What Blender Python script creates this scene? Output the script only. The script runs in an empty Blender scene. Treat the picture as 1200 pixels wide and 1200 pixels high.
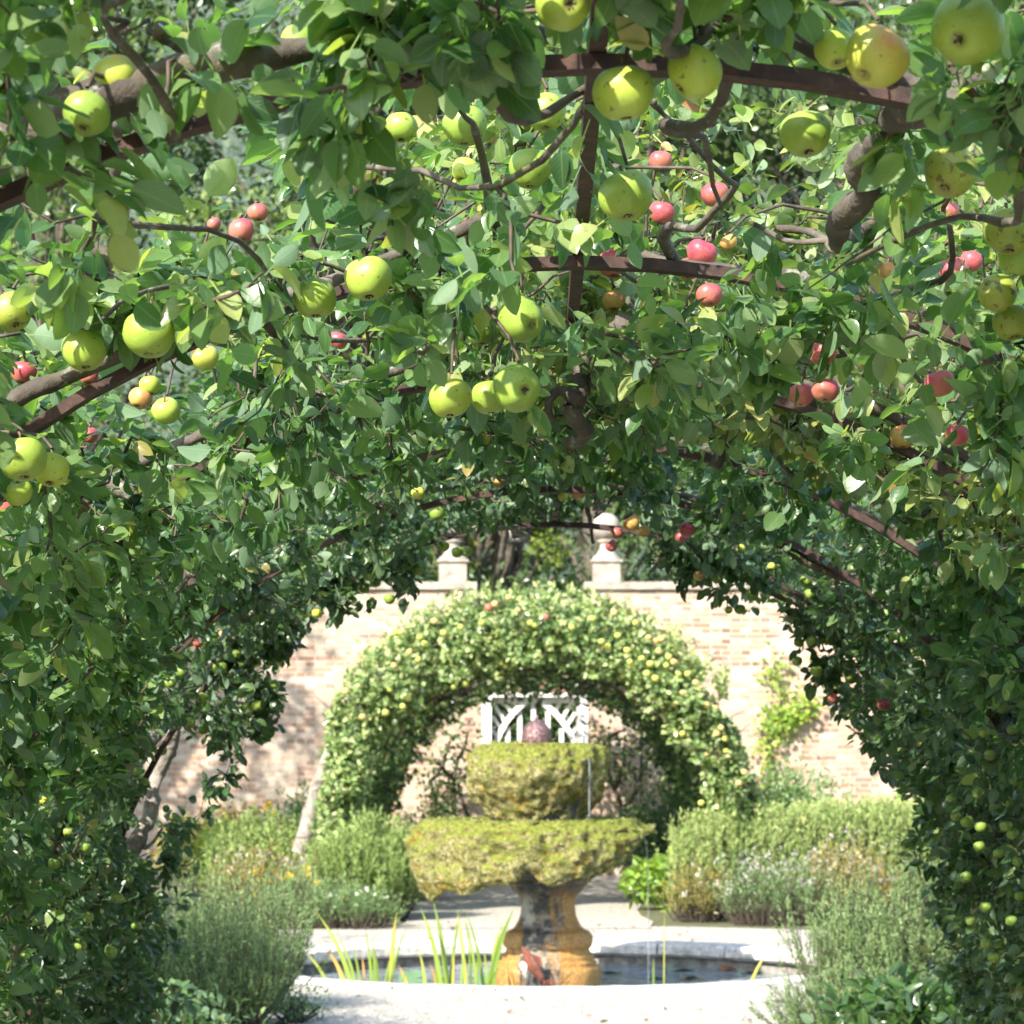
import bpy, math, random
import numpy as np
from mathutils import Vector, Matrix

rng = np.random.default_rng(11)
random.seed(5)
SC = bpy.context.scene
COL = SC.collection
# ---- surveying constants: level camera at eye height, 100 mm lens
F, CX, CY, EYE = 3333.0, 625.0, 880.0, 1.5


def P(px, py, Y):
    """where a point seen in the photograph stands, given its distance Y"""
    return np.array([(px - CX) * Y / F, Y, EYE - (py - CY) * Y / F])


def nz(v):
    return v / np.maximum(np.linalg.norm(v, axis=-1, keepdims=True), 1e-9)


def rv(n, s=1.0):
    return rng.normal(size=(n, 3)) * s


def _hash(ix, iy, iz):
    h = (ix * 374761393 + iy * 668265263 + iz * 2147483647 + 1274126177) & 0xFFFFFFFF
    h = ((h ^ (h >> 13)) * 1274126177) & 0xFFFFFFFF
    return ((h ^ (h >> 16)) & 0xFFFF) / 65535.0


def noise(p, scale=1.0, seed=0):
    q = np.asarray(p, float) * scale + seed * 17.31
    i = np.floor(q).astype(np.int64)
    f = q - i
    f = f * f * (3 - 2 * f)
    out = 0
    for dx in (0, 1):
        for dy in (0, 1):
            for dz in (0, 1):
                w = (f[:, 0] if dx else 1 - f[:, 0]) * (f[:, 1] if dy else 1 - f[:, 1]) * (f[:, 2] if dz else 1 - f[:, 2])
                out = out + w * _hash(i[:, 0] + dx, i[:, 1] + dy, i[:, 2] + dz)
    return out * 2 - 1


# ------------------------------------------------------------------ meshes
class Geo:
    """verts, faces, uv, tint gathered into one mesh"""
    def __init__(s):
        s.V, s.T, s.Q, s.uv, s.tint = [], [], [], [], []
        s.tm, s.qm = [], []
        s.n = 0

    def add(s, V, tris=None, quads=None, uv=None, tint=None, m=0):
        V = np.asarray(V, float).reshape(-1, 3)
        k = len(V)
        s.V.append(V)
        s.uv.append(np.zeros((k, 2)) if uv is None else np.asarray(uv, float).reshape(-1, 2))
        s.tint.append(np.full(k, .5) if tint is None else np.asarray(tint, float).reshape(-1))
        if tris is not None and len(tris):
            t = np.asarray(tris, np.int64).reshape(-1, 3) + s.n
            s.T.append(t); s.tm.append(np.full(len(t), m))
        if quads is not None and len(quads):
            q = np.asarray(quads, np.int64).reshape(-1, 4) + s.n
            s.Q.append(q); s.qm.append(np.full(len(q), m))
        s.n += k
        return s

    def build(s, name, mats, parent=None, smooth=True, origin=None):
        V = np.concatenate(s.V)
        if origin is not None:
            V = V - np.asarray(origin)
        T = np.concatenate(s.T) if s.T else np.zeros((0, 3), np.int64)
        Q = np.concatenate(s.Q) if s.Q else np.zeros((0, 4), np.int64)
        me = bpy.data.meshes.new(name)
        me.vertices.add(len(V))
        me.vertices.foreach_set('co', V.astype(np.float32).ravel())
        loops = np.concatenate([T.ravel(), Q.ravel()])
        me.loops.add(len(loops))
        me.loops.foreach_set('vertex_index', loops.astype(np.int32))
        nf = len(T) + len(Q)
        me.polygons.add(nf)
        st = np.concatenate([np.arange(len(T)) * 3, len(T) * 3 + np.arange(len(Q)) * 4])
        me.polygons.foreach_set('loop_start', st.astype(np.int32))
        if not isinstance(mats, (list, tuple)):
            mats = [mats]
        for mt in mats:
            me.materials.append(mt)
        mi = np.concatenate((s.tm if s.tm else []) + (s.qm if s.qm else []))
        me.polygons.foreach_set('material_index', mi.astype(np.int32))
        me.polygons.foreach_set('use_smooth', np.full(nf, bool(smooth)))
        uvl = me.uv_layers.new(name='UVMap')
        uv = np.concatenate(s.uv)
        uvl.data.foreach_set('uv', uv[loops].astype(np.float32).ravel())
        at = me.attributes.new('tint', 'FLOAT', 'POINT')
        at.data.foreach_set('value', np.concatenate(s.tint).astype(np.float32))
        me.update()
        me.validate(verbose=False)
        o = bpy.data.objects.new(name, me)
        COL.objects.link(o)
        if origin is not None:
            o.location = Vector([float(c) for c in origin])
        if parent is not None:
            o.parent = parent
            pw, q = Vector((0, 0, 0)), parent
            while q is not None:
                pw = pw + q.location; q = q.parent
            o.location = o.location - pw
        return o


def empty(name, loc):
    o = bpy.data.objects.new(name, None)
    o.empty_display_size = .1
    o.location = Vector([float(c) for c in loc])
    COL.objects.link(o)
    return o


def tag(o, label=None, cat=None, group=None, kind=None):
    if label: o['label'] = label
    if cat: o['category'] = cat
    if group: o['group'] = group
    if kind: o['kind'] = kind
    return o


def frames(d, n):
    d = nz(d)
    n = nz(n - (n * d).sum(-1, keepdims=True) * d)
    b = np.cross(n, d)
    return d, b, n


# full leaf: 17 verts of blade + 4 of stalk
_ST = [(.10, .56), (.28, .93), (.5, 1.0), (.72, .80), (.9, .40)]
_T = np.array([0] + [t for t, w_ in _ST for _ in range(3)] + [1.0])
_S = np.array([0] + [1, 0, -1] * 5 + [0.])
_W = np.array([0] + [v for t, w_ in _ST for v in (w_, 0, w_)] + [0.])
_TRI = np.array([[0, 2, 1], [0, 3, 2], [13, 14, 16], [14, 15, 16]])
_QUA = np.array([[1 + 3 * k + e, 2 + 3 * k + e, 5 + 3 * k + e, 4 + 3 * k + e] for k in range(4) for e in (0, 1)] + [[17, 18, 20, 19]])


def leaf_hi(g, pos, d, n, L, W, tint, stalk=.022, m=0, curl=None, fold=None):
    N = len(pos)
    if N == 0: return
    d, b, n = frames(d, n)
    L = np.broadcast_to(L, N)[:, None]; W = np.broadcast_to(W, N)[:, None]
    curl = (rng.uniform(-.05, .38, N) if curl is None else curl)[:, None]
    fold = (rng.uniform(.05, .55, N) if fold is None else fold)[:, None]
    st = stalk * rng.uniform(.5, 1.3, (N, 1))
    x = _T[None] * L
    y = _S[None] * _W[None] * W * .5
    z = fold * np.abs(y) - curl * L * _T[None] ** 2
    wv = np.sin(rng.uniform(4, 9, (N, 1)) * _T[None] + rng.uniform(0, 6.3, (N, 1)) + 1.7 * _S[None] * rng.uniform(.3, 1, (N, 1)))
    z = z + wv * rng.uniform(.01, .055, (N, 1)) * L * np.abs(_S)[None]
    side = rng.normal(0, .12, (N, 1)) * L * _T[None] ** 2
    y = y + side
    x = np.concatenate([x, -st, -st, 0 * st, 0 * st], 1) + st
    pw = np.full((N, 1), .0011)
    y = np.concatenate([y, pw, -pw, pw, -pw], 1)
    z = np.concatenate([z, st * .25, st * .25, 0 * st, 0 * st], 1)
    V = pos[:, None] + x[..., None] * d[:, None] + y[..., None] * b[:, None] + z[..., None] * n[:, None]
    off = (np.arange(N) * 21)[:, None, None]
    uv1 = np.stack([np.concatenate([_T, [.5] * 4]), np.concatenate([.5 + _S * .5, [.5] * 4])], 1)
    g.add(V, (off + _TRI[None]).reshape(-1, 3), (off + _QUA[None]).reshape(-1, 4),
          np.tile(uv1, (N, 1)), np.repeat(tint, 21), m)


def leaf_lo(g, pos, d, n, L, W, tint, m=0, fold=.3, bend=0.0):
    N = len(pos)
    if N == 0: return
    d, b, n = frames(d, n)
    L = np.broadcast_to(L, N)[:, None]; W = np.broadcast_to(W, N)[:, None]
    V = np.stack([pos,
                  pos + d * L * .48 + b * W * .5 + n * W * .5 * fold,
                  pos + d * L * .48 - b * W * .5 + n * W * .5 * fold,
                  pos + d * L - n * L * bend], 1)
    off = (np.arange(N) * 4)[:, None, None]
    uv1 = np.array([[0, .5], [.5, 1], [.5, 0], [1, .5]])
    g.add(V, (off + np.array([[0, 3, 1], [0, 2, 3]])[None]).reshape(-1, 3), None, np.tile(uv1, (N, 1)), np.repeat(tint, 4), m)


def tubes(g, A, R, sides=5, m=0, bump=0.0, knots=0.0, tint=None, cap=False):
    """A (N,K,3) centre lines, R (N,K) radii"""
    A = np.asarray(A, float); R = np.asarray(R, float)
    N, K, _ = A.shape
    tg = np.empty_like(A)
    tg[:, 1:-1] = A[:, 2:] - A[:, :-2]
    tg[:, 0] = A[:, 1] - A[:, 0]; tg[:, -1] = A[:, -1] - A[:, -2]
    tg = nz(tg)
    ref = np.where(np.abs(tg.mean(1)[:, 2:3]) > .8, np.array([[1., .1, 0]]), np.array([[0.05, .1, 1.]]))[:, None]
    u = nz(np.cross(tg, ref)); v = np.cross(tg, u)
    a = np.arange(sides) / sides * 2 * np.pi
    ring = u[:, :, None] * np.cos(a)[None, None, :, None] + v[:, :, None] * np.sin(a)[None, None, :, None]
    rr = R[:, :, None, None]
    V = A[:, :, None] + ring * rr
    if bump:
        k = 1 + bump * noise(V.reshape(-1, 3), 22).reshape(N, K, sides, 1) + bump * .7 * noise(V.reshape(-1, 3), 60, 3).reshape(N, K, sides, 1)
        V = A[:, :, None] + ring * rr * k
    i = np.arange(K - 1)[:, None] * sides; j = np.arange(sides)[None]
    q = np.stack([i + j, i + (j + 1) % sides, i + sides + (j + 1) % sides, i + sides + j], -1).reshape(-1, 4)
    off = (np.arange(N) * K * sides)[:, None, None]
    t = np.repeat(np.full(N, .5) if tint is None else tint, K * sides)
    g.add(V, None, (off + q[None]).reshape(-1, 4), None, t, m)
    if cap:
        for e in (0, K - 1):
            ids = np.arange(sides) + e * sides
            c = np.stack([np.full(sides - 2, ids[0]), ids[1:-1], ids[2:]], 1)
            if e == 0: c = c[:, ::-1]
            o2 = (np.arange(N) * K * sides)[:, None, None] + (g.n - N * K * sides)
            g.T.append((o2 + c[None]).reshape(-1, 3)); g.tm.append(np.full(N * (sides - 2), m))


def smooth_path(pts, k=6):
    """Catmull-Rom through the points"""
    p = np.asarray(pts, float)
    p = np.concatenate([[2 * p[0] - p[1]], p, [2 * p[-1] - p[-2]]])
    out = []
    for i in range(1, len(p) - 2):
        t = np.linspace(0, 1, k, endpoint=False)[:, None]
        out.append(.5 * (2 * p[i] + (p[i + 1] - p[i - 1]) * t + (2 * p[i - 1] - 5 * p[i] + 4 * p[i + 1] - p[i + 2]) * t ** 2
                         + (3 * p[i] - p[i - 1] - 3 * p[i + 1] + p[i + 2]) * t ** 3))
    out.append(p[-2][None])
    return np.concatenate(out)


def box(g, a, b, m=0, jit=0.0):
    (x0, y0, z0), (x1, y1, z1) = a, b
    V = np.array([[x0, y0, z0], [x1, y0, z0], [x1, y1, z0], [x0, y1, z0], [x0, y0, z1], [x1, y0, z1], [x1, y1, z1], [x0, y1, z1]], float)
    q = [[0, 3, 2, 1], [4, 5, 6, 7], [0, 1, 5, 4], [1, 2, 6, 5], [2, 3, 7, 6], [3, 0, 4, 7]]
    g.add(V, None, q, m=m)


def beam(g, p, q, w, t, m=0):
    """flat board between two points of a plane of constant Y; w in the plane, t along Y"""
    p = np.asarray(p, float); q = np.asarray(q, float)
    d = nz(q - p); s = np.array([-d[2], 0, d[0]]) * w / 2; y = np.array([0, t / 2, 0])
    V = [p - s - y, q - s - y, q - s + y, p - s + y, p + s - y, q + s - y, q + s + y, p + s + y]
    g.add(V, None, [[0, 3, 2, 1], [4, 5, 6, 7], [0, 1, 5, 4], [1, 2, 6, 5], [2, 3, 7, 6], [3, 0, 4, 7]], m=m)


def lathe(g, prof, seg=48, c=(0, 0), m=0, mod=None, close=False):
    """prof list of (r,z); mod(theta, k, r, z, P)->P optional"""
    prof = np.asarray(prof, float); K = len(prof)
    a = np.arange(seg) / seg * 2 * np.pi
    r = prof[:, 0][:, None]; z = np.repeat(prof[:, 1][:, None], seg, 1)
    V = np.stack([c[0] + r * np.cos(a), c[1] + r * np.sin(a), z], -1)
    if mod is not None:
        V = mod(V)
    i = np.arange(K - 1)[:, None] * seg; j = np.arange(seg)[None]
    q = np.stack([i + j, i + (j + 1) % seg, i + seg + (j + 1) % seg, i + seg + j], -1).reshape(-1, 4)
    g.add(V, None, q, m=m)
    return V


# --------------------------------------------------------------- materials
def new_mat(name):
    m = bpy.data.materials.new(name)
    m.use_nodes = True
    nt = m.node_tree
    nt.nodes.clear()
    out = nt.nodes.new('ShaderNodeOutputMaterial')
    return m, nt, out


class N:
    def __init__(s, nt): s.nt = nt
    def __call__(s, typ, **kw):
        n = s.nt.nodes.new('ShaderNode' + typ)
        for k, v in kw.items():
            if k.startswith('i_'):
                key = k[2:]
                key = int(key) if key.isdigit() else key.replace('_', ' ')
                if hasattr(v, 'is_output'): s.nt.links.new(v, n.inputs[key])
                else: n.inputs[key].default_value = v
            else: setattr(n, k, v)
        return n
    def math(s, op, a, b=None, c=None):
        n = s.nt.nodes.new('ShaderNodeMath'); n.operation = op
        for i, v in enumerate((a, b, c)):
            if v is None: continue
            if hasattr(v, 'is_output'): s.nt.links.new(v, n.inputs[i])
            else: n.inputs[i].default_value = v
        return n.outputs[0]
    def mix(s, f, a, b, blend='MIX'):
        n = s.nt.nodes.new('ShaderNodeMix'); n.data_type = 'RGBA'; n.blend_type = blend
        for sock, v in ((n.inputs[0], f), (n.inputs[6], a), (n.inputs[7], b)):
            if hasattr(v, 'is_output'): s.nt.links.new(v, sock)
            elif isinstance(v, (tuple, list)): sock.default_value = (*v[:3], 1)
            else: sock.default_value = v
        return n.outputs[2]
    def ramp(s, f, stops, interp='LINEAR'):
        n = s.nt.nodes.new('ShaderNodeValToRGB'); n.color_ramp.interpolation = interp
        e = n.color_ramp.elements
        while len(e) > 1: e.remove(e[-1])
        e[0].position = stops[0][0]; e[0].color = (*stops[0][1], 1)
        for p, c in stops[1:]:
            x = e.new(p); x.color = (*c, 1)
        s.nt.links.new(f, n.inputs[0])
        return n.outputs[0]
    def noise(s, vec, scale, detail=3, rough=.55, out='Fac'):
        n = s.nt.nodes.new('ShaderNodeTexNoise')
        n.inputs['Scale'].default_value = scale; n.inputs['Detail'].default_value = detail; n.inputs['Roughness'].default_value = rough
        if vec is not None: s.nt.links.new(vec, n.inputs['Vector'])
        return n.outputs[out]
    def link(s, a, b): s.nt.links.new(a, b)


def pos_of(n):
    return n('NewGeometry').outputs['Position']


def smap(n, v, a, b, c=0.0, d=1.0):
    mr = n('MapRange', i_Value=v)
    for k, x in zip(('From Min', 'From Max', 'To Min', 'To Max'), (a, b, c, d)): mr.inputs[k].default_value = x
    mr.interpolation_type = 'SMOOTHSTEP'
    return mr.outputs[0]


def leaf_mat(name, stops, trans=.4, veins=True, rough=.29, tcol=(1.2, 1.35, .45), back=.5, spots=True):
    m, nt, out = new_mat(name); n = N(nt)
    t = n('Attribute', attribute_name='tint').outputs['Fac']
    pos = pos_of(n)
    col = n.ramp(t, stops)
    if veins:
        uv = n('SeparateXYZ', i_0=n('TexCoord').outputs['UV'])
        u, v = uv.outputs[0], uv.outputs[1]
        av = n.math('ABSOLUTE', n.math('SUBTRACT', v, .5))
        mid = n.math('LESS_THAN', av, .035)
        w = n.math('FRACT', n.math('SUBTRACT', n.math('MULTIPLY', u, 7.0), n.math('MULTIPLY', av, 5.0)))
        lat = n.math('MULTIPLY', n.math('LESS_THAN', w, .13), .45)
        vn = n.math('MAXIMUM', mid, lat)
        col = n.mix(n.math('MULTIPLY', vn, .42), col, n.mix(.5, col, (.42, .5, .2)))
    mott = n.noise(pos, 60, 2)
    col = n.mix(n.math('MULTIPLY', smap(n, mott, .35, .75), .35), col, n.mix(1, col, (.75, .85, .55), 'MULTIPLY'))
    if spots:
        sp = smap(n, n.noise(pos, 38, 4, .7), .66, .74)
        col = n.mix(n.math('MULTIPLY', sp, .55), col, (.16, .11, .04))
    if veins:
        edge = n.math('MULTIPLY', smap(n, n.math('ADD', n.math('MULTIPLY', av, 2.0), n.noise(pos, 25, 3, .7)), 1.42, 1.55), .6)
        col = n.mix(edge, col, (.17, .12, .045))
    bf = n('NewGeometry').outputs['Backfacing']
    bcol = n.mix(.45, col, (.25, .37, .25))
    col2 = n.mix(n.math('MULTIPLY', bf, back * 2 if back < .5 else 1.0), col, bcol)
    pb = n('BsdfPrincipled', i_Base_Color=col2, i_Roughness=n.math('ADD', n.math('MULTIPLY', bf, .3), rough))
    pb.inputs['Specular IOR Level'].default_value = .6 if veins else .4
    if veins:
        bp = n('Bump', i_Strength=.35, i_Distance=.0012, i_Height=n.math('SUBTRACT', n.noise(pos, 120, 2), vn))
        n.link(bp.outputs[0], pb.inputs['Normal'])
    tr = n('BsdfTranslucent', i_Color=n.mix(1, col, tcol, 'MULTIPLY'))
    mx = n('MixShader', i_0=trans)
    n.link(pb.outputs[0], mx.inputs[1]); n.link(tr.outputs[0], mx.inputs[2])
    n.link(mx.outputs[0], out.inputs[0])
    return m


def simple(name, build):
    m, nt, out = new_mat(name); n = N(nt)
    pb = n('BsdfPrincipled')
    build(n, pb)
    n.link(pb.outputs[0], out.inputs[0])
    return m


def setp(n, pb, **kw):
    for k, v in kw.items():
        s = pb.inputs[k.replace('_', ' ')]
        if hasattr(v, 'is_output'): n.link(v, s)
        else: s.default_value = (*v, 1) if isinstance(v, tuple) and len(v) == 3 else v


def bump(n, pb, h, strength=.5, dist=.01):
    b = n('Bump', i_Strength=strength, i_Distance=dist, i_Height=h)
    n.link(b.outputs[0], pb.inputs['Normal'])


M = {}
G1 = [(0, (.028, .082, .036)), (.4, (.072, .165, .06)), (.65, (.14, .25, .085)), (.85, (.25, .35, .13)), (.95, (.38, .42, .15)), (1, (.40, .30, .10))]
M['leaf'] = leaf_mat('apple_leaf', G1, trans=.53)
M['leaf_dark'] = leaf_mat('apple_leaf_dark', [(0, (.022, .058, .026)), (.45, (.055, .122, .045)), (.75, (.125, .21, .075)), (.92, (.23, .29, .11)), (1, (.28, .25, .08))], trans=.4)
M['leaf_pale'] = leaf_mat('apple_leaf_autumn', [(0, (.10, .17, .05)), (.4, (.20, .27, .08)), (.75, (.40, .40, .13)), (.92, (.5, .38, .14)), (1, (.38, .16, .07))])
M['leaf_far'] = leaf_mat('far_arch_leaf', [(0, (.03, .07, .025)), (.35, (.11, .18, .055)), (.6, (.25, .33, .12)), (.85, (.40, .45, .2)), (1, (.50, .47, .25))], veins=False, spots=False, back=0.0, trans=.3)
M['dead_leaf'] = leaf_mat('withered_leaf', [(0, (.12, .05, .02)), (1, (.32, .18, .09))], trans=.2)
M['tree_leaf'] = leaf_mat('woodland_leaf', [(0, (.035, .07, .03)), (.5, (.08, .13, .045)), (1, (.20, .25, .08))], veins=False, spots=False, back=0.0, trans=.3)
M['conifer'] = leaf_mat('conifer_leaf', [(0, (.03, .06, .045)), (.6, (.08, .125, .09)), (1, (.17, .21, .15))], veins=False, spots=False, back=0.0, trans=.15)
M['gold_leaf'] = leaf_mat('golden_leaf', [(0, (.10, .15, .03)), (.5, (.22, .25, .05)), (.85, (.45, .36, .04)), (1, (.7, .42, .02))], veins=False, back=0.0, spots=False)
M['rosemary'] = leaf_mat('rosemary_needle', [(0, (.032, .060, .020)), (.5, (.115, .19, .068)), (1, (.27, .355, .145))], veins=False, spots=False, trans=.2, back=0.0, rough=.6)
M['lavender'] = leaf_mat('lavender_stem', [(0, (.10, .15, .035)), (.5, (.25, .34, .10)), (.85, (.38, .46, .17)), (1, (.46, .44, .2))], veins=False, spots=False, trans=.25, back=0.0, rough=.65)
M['bush'] = leaf_mat('bush_leaf', [(0, (.045, .10, .04)), (.5, (.16, .27, .11)), (1, (.36, .46, .22))], veins=False, back=0.0, spots=False)
M['lime_bush'] = leaf_mat('lime_leaf', [(0, (.10, .20, .035)), (.5, (.25, .38, .07)), (1, (.48, .50, .11))], veins=False, back=0.0, spots=False)
M['amber_bush'] = leaf_mat('amber_leaf', [(0, (.16, .19, .05)), (.5, (.38, .32, .09)), (1, (.55, .34, .12))], veins=False, back=0.0, spots=False)
M['gloss_leaf'] = leaf_mat('glossy_leaf', [(0, (.022, .058, .016)), (.6, (.05, .115, .025)), (1, (.13, .23, .045))], rough=.25, spots=False)
M['iris'] = leaf_mat('iris_blade', [(0, (.16, .27, .05)), (.55, (.30, .38, .07)), (.8, (.55, .48, .10)), (1, (.62, .30, .10))], veins=False, spots=False, back=0.0, trans=.35)
M['petal_pale'] = leaf_mat('pale_petal', [(0, (.42, .36, .46)), (.5, (.6, .52, .5)), (1, (.75, .7, .68))], veins=False, spots=False, back=0.0, trans=.3)
M['petal_gold'] = leaf_mat('yellow_petal', [(0, (.75, .40, .02)), (1, (.85, .62, .04))], veins=False, spots=False, back=0.0, trans=.3)
M['petal_white'] = leaf_mat('white_petal', [(0, (.7, .68, .6)), (1, (.85, .83, .8))], veins=False, spots=False, back=0.0, trans=.2)
M['pad'] = leaf_mat('lily_pad', [(0, (.08, .16, .07)), (.7, (.16, .26, .12)), (1, (.32, .14, .06))], veins=False, spots=True, trans=.1, back=0.0, rough=.3)


def _bark(n, pb):
    pos = pos_of(n)
    a = n.noise(pos, 14, 5, .65); b = n.noise(pos, 45, 4, .6)
    col = n.ramp(a, [(.25, (.03, .023, .017)), (.5, (.075, .06, .044)), (.75, (.15, .13, .105))])
    lich = smap(n, n.noise(pos, 30, 5, .7), .57, .68)
    col = n.mix(n.math('MULTIPLY', lich, .75), col, (.24, .25, .20))
    col = n.mix(n.math('MULTIPLY', smap(n, n.noise(pos, 9, 3), .5, .65), .6), col, (.085, .075, .022))
    setp(n, pb, Base_Color=col, Roughness=.85)
    bump(n, pb, n.math('ADD', n.math('MULTIPLY', a, .6), n.math('MULTIPLY', b, .4)), .9, .012)
M['bark'] = simple('apple_bark', _bark)


def _barkpale(n, pb):
    pos = pos_of(n)
    col = n.ramp(n.noise(pos, 16, 5, .65), [(.25, (.10, .08, .062)), (.5, (.24, .21, .175)), (.75, (.38, .35, .31))])
    setp(n, pb, Base_Color=col, Roughness=.9)
    bump(n, pb, n.noise(pos, 40, 4), .8, .01)
M['bark_pale'] = simple('pale_bark', _barkpale)


def _twig(n, pb):
    t = n.noise(pos_of(n), 50, 2)
    setp(n, pb, Base_Color=n.ramp(t, [(.3, (.035, .024, .017)), (.7, (.10, .075, .052))]), Roughness=.75)
M['twig'] = simple('twig_bark', _twig)


def _rust(n, pb):
    pos = pos_of(n)
    a = n.noise(pos, 35, 5, .7)
    setp(n, pb, Base_Color=n.ramp(a, [(.3, (.022, .013, .011)), (.52, (.052, .027, .02)), (.72, (.11, .056, .038))]), Roughness=.8, Metallic=.1)
    bump(n, pb, a, .5, .004)
M['rust'] = simple('rusted_iron', _rust)
def _rustpale(n, pb):
    a = n.noise(pos_of(n), 35, 5, .7)
    setp(n, pb, Base_Color=n.ramp(a, [(.3, (.16, .07, .045)), (.7, (.36, .19, .12))]), Roughness=.8)
    bump(n, pb, a, .5, .004)


def apple_mat(name, base, dark, blush, blush_amt, speck=(.5, .52, .2), rough=.3, scab=0.0, light=None):
    def b(n, pb):
        tc = n('TexCoord').outputs['Object']
        sx = n('SeparateXYZ', i_0=tc)
        rnd = n('ObjectInfo').outputs['Random']
        a = n.noise(tc, 18, 4, .6)
        col = n.mix(smap(n, a, .3, .7), dark, base)
        col = n.mix(n.math('MULTIPLY', rnd, .35), col, light or (base[0] * 1.5, base[1] * 1.2, base[2]))
        # blush over the shoulder that grew towards the light
        ax = n.math('ADD', n.math('MULTIPLY', sx.outputs[2], 16), n.math('MULTIPLY', sx.outputs[0], -11))
        ax = n.math('ADD', ax, n.math('MULTIPLY', n.math('SUBTRACT', n.noise(tc, 30, 3), .5), 1.6))
        bl = n.math('MULTIPLY', smap(n, ax, -.5 + (1 - blush_amt) * .9, .55 + (1 - blush_amt) * .9), min(1, blush_amt * 1.6))
        streak = n.noise(n('Mapping', i_Vector=tc, i_Scale=(1, 1, .12)).outputs[0], 160, 2)
        col = n.mix(n.math('MULTIPLY', bl, n.math('ADD', n.math('MULTIPLY', streak, .5), .65)), col, blush)
        vo = n('TexVoronoi', i_Vector=tc); vo.inputs['Scale'].default_value = 260
        dots = n.math('LESS_THAN', vo.outputs['Distance'], .16)
        col = n.mix(n.math('MULTIPLY', dots, .5), col, speck)
        if scab:
            sc = smap(n, n.noise(tc, 95, 3, .5), .70 - scab * .12, .75 - scab * .12)
            col = n.mix(n.math('MULTIPLY', sc, .75), col, (.09, .06, .03))
        r2 = n.math('ADD', n.math('POWER', sx.outputs[0], 2.0), n.math('POWER', sx.outputs[1], 2.0))
        rus = n.math('ADD', n.math('MULTIPLY', r2, 6500.0), n.math('MULTIPLY', n.math('SUBTRACT', n.noise(tc, 120, 3), .5), .8))
        col = n.mix(n.math('MULTIPLY', smap(n, rus, .75, .15), .6), col, (.20, .17, .06))
        col = n.mix(n.math('MULTIPLY', smap(n, n.noise(tc, 32, 4, .7), .5, .7), .4), col, n.mix(1, col, (.72, .80, .6), 'MULTIPLY'))
        setp(n, pb, Base_Color=col, Roughness=n.math('ADD', n.math('MULTIPLY', n.noise(tc, 40, 3), .25), rough))
        pb.inputs['Specular IOR Level'].default_value = .42
        pb.inputs['Subsurface Weight'].default_value = .12
        pb.inputs['Subsurface Radius'].default_value = (.012, .012, .004)
        pb.inputs['Subsurface Scale'].default_value = .5
        bump(n, pb, n.noise(tc, 55, 3), .12, .004)
    return simple(name, b)


M['a_green'] = apple_mat('green_apple_skin', (.25, .36, .055), (.17, .28, .04), (.5, .36, .12), .12, scab=.45)
M['a_yellow'] = apple_mat('yellow_apple_skin', (.33, .43, .06), (.23, .34, .05), (.6, .24, .1), .25, scab=.4)
M['a_blush'] = apple_mat('blushed_apple_skin', (.38, .42, .07), (.27, .34, .05), (.62, .15, .08), .55, scab=.15)
M['a_scab'] = apple_mat('scabby_apple_skin', (.25, .30, .045), (.17, .23, .035), (.5, .36, .12), .15, scab=1.0)
M['a_red'] = apple_mat('red_apple_skin', (.40, .20, .09), (.36, .12, .075), (.40, .03, .075), .97, speck=(.75, .4, .35), light=(.5, .09, .1))
M['a_orange'] = apple_mat('orange_apple_skin', (.46, .29, .08), (.36, .25, .07), (.5, .10, .07), .62, scab=.1)
M['a_small'] = apple_mat('small_green_apple_skin', (.20, .31, .05), (.14, .23, .04), (.42, .22, .10), .2)
M['a_smallyellow'] = apple_mat('small_yellow_apple_skin', (.46, .48, .07), (.36, .42, .06), (.7, .35, .12), .2)
M['a_far'] = apple_mat('far_yellow_apple_skin', (.40, .42, .09), (.30, .36, .07), (.6, .35, .14), .25)
M['a_peach'] = apple_mat('pale_gold_apple_skin', (.48, .38, .14), (.42, .35, .12), (.58, .22, .12), .5)


def _rot(n, pb):
    tc = n('TexCoord').outputs['Object']
    v = n('TexVoronoi', i_Vector=tc); v.inputs['Scale'].default_value = 150
    col = n.ramp(n.noise(tc, 60, 4), [(.3, (.06, .032, .016)), (.7, (.26, .16, .085))])
    setp(n, pb, Base_Color=col, Roughness=.9)
    bump(n, pb, v.outputs['Distance'], 1.0, .006)
M['a_rotten'] = simple('rotten_apple_skin', _rot)
M['stem'] = simple('fruit_stalk', lambda n, pb: setp(n, pb, Base_Color=n.ramp(n.noise(pos_of(n), 90), [(.3, (.08, .05, .025)), (.7, (.2, .15, .07))]), Roughness=.8))
M['calyx'] = simple('dry_calyx', lambda n, pb: setp(n, pb, Base_Color=n.ramp(n.noise(pos_of(n), 300), [(.3, (.02, .015, .01)), (.7, (.1, .075, .04))]), Roughness=.9))


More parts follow.
